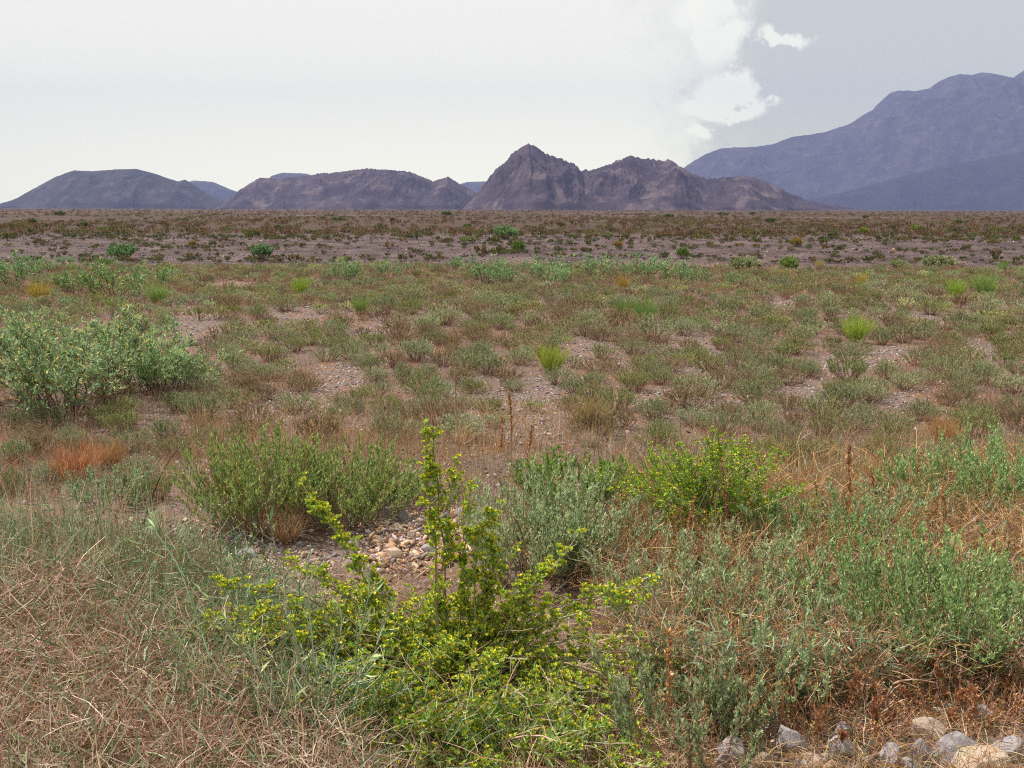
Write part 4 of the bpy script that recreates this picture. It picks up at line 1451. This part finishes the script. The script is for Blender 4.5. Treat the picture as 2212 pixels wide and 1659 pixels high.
fg_b = Buf()
LEFT = [(-80, 1185), (120, 1175), (330, 1210), (470, 1260), (500, 1330), (520, 1500), (640, 1950), (-160, 1950)]
LEFT_LOW = [(-80, 1300), (250, 1330), (420, 1450), (640, 1560), (900, 1950), (-160, 1950)]
for args in [(42000, LEFT, PINKSTRAW + RUST[:1], 0.15, 0.0034, 0.18, 4, None, .5), (26000, LEFT_LOW, PINKSTRAW + PINKSTRAW[2:] + STRAW[3:], 0.17, 0.0036, 0.24, 4, None, .5),
             (9000, [(-80, 1185), (120, 1175), (330, 1210), (540, 1270), (720, 1420), (760, 1700), (420, 1700), (200, 1350), (-80, 1300)], PALEGREEN + FG_GREEN, 0.12, 0.0045, 0.24, 4, None, 1.2), (4500, LEFT_LOW, PALEGREEN + FG_GREEN, 0.12, 0.0042, 0.26, 4, None, 1.2)]:
    q, c = tangle(*args)
    fg_b.add(q, c, 2)
x, y = region(2600, [(-80, 1170), (320, 1200), (460, 1250), (560, 1420), (-100, 1500)])
q, c = blades(len(x), x, y, 0.27, 0.0048, PALEGREEN + FG_GREEN + STRAW[:2], 0.4, 4, None, .35)
fg_b.add(q, c, 2)
link('dry_grass', fg_b.mesh('dry_grass', MATS), kind='stuff')
fg_b = Buf()
MID_LOW = [(430, 1230), (900, 1240), (1350, 1350), (1500, 1440), (1480, 1950), (600, 1950)]
RIGHT = [(1250, 1230), (1700, 1130), (2300, 1060), (2300, 1510), (1900, 1530), (1500, 1560), (1330, 1480)]
RIGHT_LOW = [(1050, 1560), (1500, 1500), (2330, 1500), (2330, 1800), (1000, 1800)]
for args in [(13000, MID_LOW, PINKSTRAW + STRAW[1:3] + RUST[:1], 0.14, 0.0028, 0.07, 4, None, .5), (7000, [(1330, 1060), (2300, 1000), (2300, 1300), (1700, 1330), (1330, 1300)], RUST + RUST[:2], 0.16, 0.0038, 0.24, 4, None, 1.6), (28000, RIGHT, PINKSTRAW + RUST, 0.15, 0.0032, 0.22, 4, None, .6),
             (6000, RIGHT_LOW, PINKSTRAW + RUST, 0.10, 0.0026, 0.05, 4, None, .3), (9000, RIGHT, GREYG + BRIGHTW, 0.07, 0.006, 0.24, 3, None, 1.0)]:
    q, c = tangle(*args)
    fg_b.add(q, c, 2)
x, y = region(7000, [(380, 1000), (900, 930), (1400, 960), (2250, 960), (2250, 1100), (1700, 1130), (900, 1090), (400, 1110)])
q, c = blades(len(x), x, y, 0.17, 0.0032, RUST + STRAW[:3] + OLIVE, 0.5, 3)
fg_b.add(q, c, 2)
q, c = tangle(1300, [(430, 1400), (900, 1420), (1260, 1440), (1260, 1850), (430, 1850)], STRAW[:3] + PINKSTRAW[:3] + PALEGREEN, 0.15, 0.0026, 0.30, 4, None, .9)
fg_b.add(q, c, 2)
x, y = region(420, [(-80, 1150), (420, 1180), (520, 1300), (-80, 1330)])
q, c = blades(len(x), x, y, 0.46, 0.0042, PALEGREEN + STRAW[:2], 0.25, 5, None, .3)
fg_b.add(q, c, 2)
x, y = region(6500, [(1330, 960), (2250, 940), (2250, 1170), (1700, 1200), (1330, 1120)])
q, c = blades(len(x), x, y, 0.19, 0.0036, RUST + [(0.42, 0.25, 0.13)] + OLIVE + SAGE[:2] + STRAW[:2], 0.6, 4, None, .5)
fg_b.add(q, c, 2)
x, y = region(4200, [(-80, 850), (430, 840), (450, 1000), (300, 1080), (-80, 1090)])
q, c = blades(len(x), x, y, 0.17, 0.0036, [(0.36, 0.18, 0.10), (0.42, 0.22, 0.11), (0.30, 0.15, 0.09)] + SAGE + PINKSTRAW[:2], 0.6, 4, None, .4)
fg_b.add(q, c, 2)
x, y = region(3500, [(400, 900), (800, 870), (1250, 890), (1340, 960), (900, 1000), (400, 1000)])
q, c = blades(len(x), x, y, 0.18, 0.0032, RUST + STRAW[:2], 0.4, 3)
fg_b.add(q, c, 2)
x, y = region(1500, RIGHT_LOW)
q, c = blades(len(x), x, y, 0.12, 0.003, FG_GREEN + STRAW + RUST, 0.5, 3)
fg_b.add(q, c, 2)
link('dead_stems', fg_b.mesh('dead_stems', MATS), kind='stuff')

# ------------------------------------------------------------------ stones
import bmesh


def stone_mesh(name, seed, material, sub=5, flat=0.62, cuts=16):
    r = rr(seed)
    bm = bmesh.new()
    bmesh.ops.create_icosphere(bm, subdivisions=sub, radius=1.0)
    co = np.array([v.co[:] for v in bm.verts])
    # chop with random planes for worn facets
    for _ in range(cuts):
        nrm = rdir(1, r)[0]
        dd = r.uniform(0.55, 0.86)
        s = co @ nrm - dd
        co = co - np.where(s > 0, s * 0.97, 0)[:, None] * nrm
    n = norm(co)
    b = fbm(n[:, 0] * 1.6 + seed * 3.1 + n[:, 2], n[:, 1] * 1.6 - n[:, 2] * 1.3, 4)
    c2 = fbm(n[:, 0] * 6 + n[:, 2] * 3 + seed, n[:, 1] * 6 - n[:, 2] * 4, 3)
    co = co * (1 + 0.10 * b + 0.045 * c2)[:, None]
    co *= np.array([1.0, r.uniform(0.7, 0.95), flat * r.uniform(0.85, 1.15)])
    co /= np.abs(co[:, 0]).max()
    for v, c in zip(bm.verts, co):
        v.co = c
    for f in bm.faces:
        f.smooth = True
    me = bpy.data.meshes.new(name)
    bm.to_mesh(me)
    bm.free()
    me.materials.append(material)
    return me


def stone(name, label, px, py, wpx, hpx, material, seed, group):
    """px,py: middle of the stone in the photo"""
    p = at(px, py + hpx * 0.35)
    wd = metres(wpx, p) / 2
    me = stone_mesh(name, seed, material)
    o = link(name, me)
    s = wd
    hz = metres(hpx, p) * 0.80
    zr = max(v.co.z for v in me.vertices)
    o.scale = (s, s * rs.uniform(0.75, 0.95), hz / zr / 1.0)
    o.location = (p.x, p.y + s * 0.35, p.z + hz * 0.12)
    o.rotation_euler = (rs.uniform(-.12, .12), rs.uniform(-.15, .15), rs.uniform(-.5, .5))
    tag(o, label, 'stone', group)


ST = [(1704, 1609, 80, 58, 'g', 'largest rounded purple-grey stone, left of the paired stones'), (1828, 1586, 50, 40, 'g', 'grey stone upper of a touching pair'), (1822, 1619, 66, 42, 'g', 'grey stone lower of a touching pair, tan underside'),
      (2010, 1586, 68, 42, 't', 'pale cream-grey stone standing highest in the right stone row'), (1888, 1610, 42, 26, 't', 'small cream stone between the pair and the dark boulders'), (1932, 1639, 62, 42, 'g', 'smooth grey stone with a cream spot, beside the dark boulder'),
      (1996, 1633, 50, 50, 'g', 'dark blue-grey angular stone in the middle of the right row'), (2072, 1624, 104, 46, 'g', 'long brownish-grey stone right of the dark angular one'), (2182, 1622, 56, 40, 'g', 'grey stone at the right edge'),
      (2122, 1653, 140, 32, 't', 'long flat tan stone along the bottom edge'), (1576, 1626, 64, 46, 'g', 'brownish domed stone left of the largest one'), (1655, 1645, 50, 30, 't', 'pinkish pale stone below the domed one'),
      (1513, 1604, 48, 42, 'g', 'mossy brown stone at the left end of the row'), (1668, 1574, 44, 32, 'g', 'grey stone half hidden behind the largest one'), (1643, 1520, 34, 30, 'g', 'dark bluish stone under the fallen branch'),
      (1692, 1529, 36, 32, 'g', 'dark purple stone beside the bluish one under the branch'), (1760, 1645, 60, 20, 't', 'flat cream stone below the largest one'), (1745, 1657, 64, 18, 'g', 'purplish stone cut off by the bottom edge'),
      (1785, 1640, 26, 18, 'g', 'small brown stone under the touching pair'), (1880, 1648, 28, 22, 'g', 'small grey stone below the small cream one'), (2124, 1553, 42, 42, 'g', 'blue-grey stone behind the right row'),
      (1561, 1654, 34, 18, 'g', 'small purplish stone at the bottom left of the row'), (1966, 1656, 58, 18, 'g', 'smooth violet stone at the bottom edge'), (1800, 1658, 46, 14, 't', 'sliver of cream stone at the bottom edge'),
      (1261, 1609, 58, 30, 'g', 'single pale grey stone under the flowering plant'), (1292, 1558, 36, 18, 't', 'small tan stone behind the single pale one'), (1370, 1338, 30, 20, 'g', 'small purplish stone among the rusty shoots')]
for i, (px, py, w_, h_, k, lab) in enumerate(ST):
    stone('stone', lab, px, py, w_, h_, M_ROCK_GREY if k == 'g' else M_ROCK_TAN, 700 + i, 'stones along the lower right edge')
RB = [(832, 1113, 38, 30, 'g', 'big purple-grey stone at the top left of the rubble heap'), (869, 1117, 28, 26, 'g', 'pale-topped stone beside the big purple one on the heap'), (953, 1141, 40, 34, 'g', 'pale angular slab on the right of the rubble heap'),
      (852, 1198, 54, 22, 't', 'flat orange stone at the lower edge of the rubble heap'), (997, 1107, 32, 20, 'g', 'grey stone behind the tall reddish stalk'), (960, 1117, 18, 16, 'g', 'small dark stone left of the stalk'),
      (923, 1187, 32, 18, 'g', 'greyish chip right of the flat orange stone'), (818, 1167, 28, 18, 't', 'tan stone at the left side of the heap'), (856, 1141, 38, 18, 't', 'brown slanting slab in the middle of the heap'),
      (935, 1167, 24, 20, 't', 'tan stone below the pale angular slab'), (962, 1170, 24, 18, 'g', 'grey stone at the right foot of the heap'), (889, 1156, 22, 16, 't', 'orange-brown chip in the heap centre'), (908, 1128, 28, 16, 't', 'long tan chip at the top of the heap'),
      (532, 1197, 46, 24, 'g', 'purple stone left of the straw clump'), (397, 1242, 34, 18, 'g', 'pale stone in the grass left of the purple one'), (577, 1229, 24, 16, 'g', 'small pale stone below the purple one'),
      (360, 1153, 30, 18, 'g', 'dark stone at the edge of the left grass'), (326, 1154, 34, 18, 't', 'tan stone beside the dark one by the left grass'), (645, 1240, 56, 20, 't', 'flat sandy stone under the flowering stems'), (210, 1125, 40, 12, 'g', 'flat grey stone behind the left grass')]
for i, (px, py, w_, h_, k, lab) in enumerate(RB):
    stone('stone', lab, px, py, w_, h_, M_ROCK_GREY if k == 'g' else M_ROCK_TAN, 760 + i, 'stones on the rubble patch')


def pebble_mass(name, x, y, size, material_a, material_b, share_b, sub=1, flat=0.55):
    """loose gravel as one mesh"""
    n = len(x)
    va = []
    for k in range(8):
        bm = bmesh.new()
        bmesh.ops.create_icosphere(bm, subdivisions=sub, radius=1.0)
        r = rr(900 + k)
        co = np.array([v.co[:] for v in bm.verts])
        for _ in range(7):
            nn = rdir(1, r)[0]
            s = co @ nn - r.uniform(.2, .62)
            co = co - np.where(s > 0, s, 0)[:, None] * nn
        fa = np.array([[v.index for v in f.verts] for f in bm.faces])
        va.append(co)
        bm.free()
    nv, nf = len(va[0]), len(fa)
    kk = rng.integers(0, 8, n)
    co = np.stack(va)[kk]
    a = rng.uniform(0, 6.28, n)
    sx = size * np.exp(rng.normal(0, .2, n))
    sy = sx * rng.uniform(.4, .85, n)
    sz = sx * flat * rng.uniform(.5, 1.2, n)
    X, Y, Z = co[..., 0] * sx[:, None], co[..., 1] * sy[:, None], co[..., 2] * sz[:, None]
    t1, t2 = rng.normal(0, .4, n), rng.normal(0, .4, n)
    Z = Z + X * t1[:, None] + Y * t2[:, None]
    V_ = np.stack([X * np.cos(a)[:, None] - Y * np.sin(a)[:, None] + x[:, None], X * np.sin(a)[:, None] + Y * np.cos(a)[:, None] + y[:, None], Z + (gz(x, y) + sz * .25)[:, None]], -1)
    F = (fa[None] + (np.arange(n) * nv)[:, None, None]).reshape(-1, 3)
    me = bpy.data.meshes.new(name)
    me.vertices.add(n * nv)
    me.vertices.foreach_set('co', V_.astype(np.float32).ravel())
    me.loops.add(len(F) * 3)
    me.loops.foreach_set('vertex_index', F.astype(np.int32).ravel())
    me.polygons.add(len(F))
    me.polygons.foreach_set('loop_start', np.arange(0, len(F) * 3, 3, dtype=np.int32))
    at_ = me.attributes.new('col', 'FLOAT_COLOR', 'FACE')
    isb = rng.uniform(size=n) < share_b
    c = np.where(isb[:, None], pick(material_b, n, None, .2, .05), pick(material_a, n, None, .25, .05))
    c = np.concatenate([np.repeat(c, nf, 0), np.ones((n * nf, 1))], 1)
    at_.data.foreach_set('color', c.astype(np.float32).ravel())
    me.materials.append(M_GRAVEL)
    me.update(calc_edges=True)
    return link(name, me, kind='stuff')


M_GRAVEL = foliage_mat('gravel', 0.0, 0.85, 0.2, 0.0)
GA = [(0.29, 0.235, 0.235), (0.22, 0.17, 0.18), (0.37, 0.32, 0.31), (0.44, 0.38, 0.36)]
GB_ = [(0.42, 0.29, 0.19), (0.50, 0.38, 0.27), (0.33, 0.20, 0.13)]
N = 120000
y = 4.2 * (30 / 4.2) ** rng.uniform(0, 1, N) ** 0.75
x = rng.uniform(-0.6, 0.6, N) * y
px, py = proj_np(x, y, gz(x, y))
den = 0.30 + 0.5 * fbm(x * 0.8 + 9, y * 0.8, 3)
keep = (rng.uniform(size=N) < den) | (gap_mask(px, py, 1.15) & (rng.uniform(size=N) < .9))
x, y = x[keep], y[keep]
pebble_mass('gravel', x, y, 0.008 + 0.015 * rng.uniform(size=len(x)) ** 3 + 0.0005 * y, GA, GB_, 0.16)
y = rng.uniform(29, 45, 16000)
x = rng.uniform(-0.6, 0.6, 16000) * y
pebble_mass('bank_gravel', x, y, 0.02 + 0.06 * rng.uniform(size=len(x)) ** 4, [(0.12, 0.083, 0.083), (0.08, 0.053, 0.057), (0.2, 0.15, 0.15)], GB_, 0.06)
x, y = region(1300, [(770, 1110), (990, 1095), (1010, 1200), (950, 1235), (860, 1250), (790, 1210)])
pebble_mass('rubble', x, y, 0.011 + 0.034 * rng.uniform(size=len(x)) ** 2.5, [(0.44, 0.29, 0.19), (0.50, 0.36, 0.25), (0.34, 0.20, 0.125)], GA, 0.22, 1, 0.42)
xs_, ys_ = region(1500, [(280, 1120), (560, 1130), (760, 1230), (520, 1260), (330, 1210)])
xr, yr = region(900, RIGHT_LOW)
x, y = np.concatenate([xs_, xr]), np.concatenate([ys_, yr])
pebble_mass('rubble', x, y, 0.010 + 0.02 * rng.uniform(size=len(x)) ** 2, GA, GB_, 0.45, 1, 0.45)

# ------------------------------------------------------------------ far poles and posts
M_POST = foliage_mat('weathered_wood', 0.0, 0.8, 0.2, 0.1)


def box_q(x0, x1, y0, y1, z0, z1):
    v = np.array([(x, y, z) for z in (z0, z1) for x, y in ((x0, y0), (x1, y0), (x1, y1), (x0, y1))])
    return v[[[0, 3, 2, 1], [4, 5, 6, 7], [0, 1, 5, 4], [1, 2, 6, 5], [2, 3, 7, 6], [3, 0, 4, 7]]]


for px, hp, D, lab in [(290, 20, 950, 'utility pole before the broad pale hill'), (615, 20, 900, 'utility pole before the long jagged hill'), (942, 16, 1100, 'faint utility pole before the gap between the dark hills'),
                       (1975, 18, 1000, 'utility pole before the tall blue mountain')]:
    p = wp(px, 452, D)
    z = float(gz(p.x, p.y))
    H = hp / FP * D
    t = thing('utility_pole', 'distant thin ' + lab, 'utility pole', (p.x, p.y, z), 'utility poles on the horizon')
    b = Buf()
    b.add(tubes(np.array([[[0, 0, -0.3], [0, 0, H / 2], [0, 0, H]]]), 0.20, 0.13, 8).reshape(-1, 4, 3), (0.05, 0.04, 0.04))
    link('pole', b.mesh('pole', [M_POST]), t)
    b = Buf()
    b.add(box_q(-0.95, 0.95, -0.06, 0.06, H * .90, H * .90 + .16), (0.05, 0.04, 0.04))
    for xx in (-0.85, 0, 0.85):
        b.add(box_q(xx - .05, xx + .05, -.05, .05, H * .90 + .16, H * .90 + .42), (0.12, 0.12, 0.12))
    link('crossarm', b.mesh('crossarm', [M_POST]), t)
b = Buf()
b.add(tubes(np.array([[[0, 0, -0.2], [0, 0, 0.6], [0.02, 0, 1.25]]]), 0.13, 0.11, 6).reshape(-1, 4, 3), (0.06, 0.05, 0.045))
b.add(box_q(-.10, .13, -.10, .10, 1.2, 1.27), (0.06, 0.05, 0.045))
post_me = b.mesh('fence_post', [M_POST])
for px in list(np.arange(1130, 1410, 10.2)) + list(np.arange(640, 800, 21)):
    p = wp(px + rs.uniform(-2, 2), 452, 520 + rs.uniform(-8, 8))
    o = link('fence_post', post_me, loc=(p.x, p.y, float(gz(p.x, p.y))))
    o.rotation_euler = (rs.uniform(-.06, .06), rs.uniform(-.06, .06), 0)
    o.scale = (1, 1, rs.uniform(.8, 1.25))
    tag(o, 'tiny dark fence post on the horizon at the foot of the hills', 'fence post', 'fence posts along the horizon')

# far bushes on the plain
PL = [(70, 484, 9, 1.3), (180, 493, 10, 1.8), (130, 466, 7, 2.2), (965, 467, 9, 2.2), (1445, 471, 7, 2.6), (1560, 466, 6, 3.0), (1625, 465, 6, 2.0), (1665, 481, 8, 2.4), (1870, 472, 6, 1.8), (1865, 506, 12, 1.3),
      (1977, 498, 9, 1.8), (1010, 493, 8, 1.8), (730, 478, 7, 2.4), (400, 478, 6, 2.2), (1212, 490, 8, 1.6), (2070, 484, 7, 2.0), (1320, 498, 9, 1.4), (600, 496, 8, 1.4)]
PLL = ['dark bush at the far left on the plain', 'spreading green bush above the large left bank bush', 'long low bush near the left horizon', 'widest dark bush near the horizon below the jagged hill', 'flat dark bush on the plain below the twin summit',
       'long flat bush near the horizon below the twin summit', 'dark bush right of the long flat one near the horizon', 'low wide bush above the widest bank bush', 'dark bush on the plain below the tall blue mountain', 'bright green bush just beyond the bank crest on the right',
       'green bush right of the bright one beyond the bank crest', 'green bush on the plain left of the gravel mound', 'flat bush on the plain above the rounded bank bush', 'flat bush on the plain below the broad pale hill', 'green bush beyond the bank near the ochre cushion',
       'dark bush on the plain near the right edge', 'small green bush beyond the crest right of the ochre cushion', 'small green bush beyond the crest above the rounded bank bush']
for i, ((px, py, hp, fl), lab) in enumerate(zip(PL, PLL)):
    s = px_scale(px, py, hp, 0.23)
    put_plant('plain_bush', lab, 'bush', px, py, make_tuft(330 + i, BROOM[:3] if i in (9, 10) else [(0.07, 0.11, 0.05), (0.09, 0.13, 0.055)], n=60, m=12, leaf=(0.06, 0.02)), 'bushes on the far plain', 0, (s * fl * .6, s * fl * .6, s))

# ------------------------------------------------------------------ haze
hm, HT, hout = mat('dusty_air')
pv = HT.n('ShaderNodeVolumePrincipled')
pv.inputs['Color'].default_value = (0.35, 0.42, 0.77, 1)
pv.inputs['Density'].default_value = 9.2e-5
pv.inputs['Anisotropy'].default_value = 0.0
HT.link(pv.outputs[0], hout.inputs['Volume'])
hx, hy0, hy1, hz0, hz1 = 10000, -10000, 10000, -8.0, 1150.0
hv = [(x, y, z) for z in (hz0, hz1) for x, y in ((-hx, hy0), (hx, hy0), (hx, hy1), (-hx, hy1))]
hme = bpy.data.meshes.new('haze')
hme.from_pydata(hv, [], [(0, 3, 2, 1), (4, 5, 6, 7), (0, 1, 5, 4), (1, 2, 6, 5), (2, 3, 7, 6), (3, 0, 4, 7)])
hme.materials.append(hm)
link('haze', hme, kind='stuff')
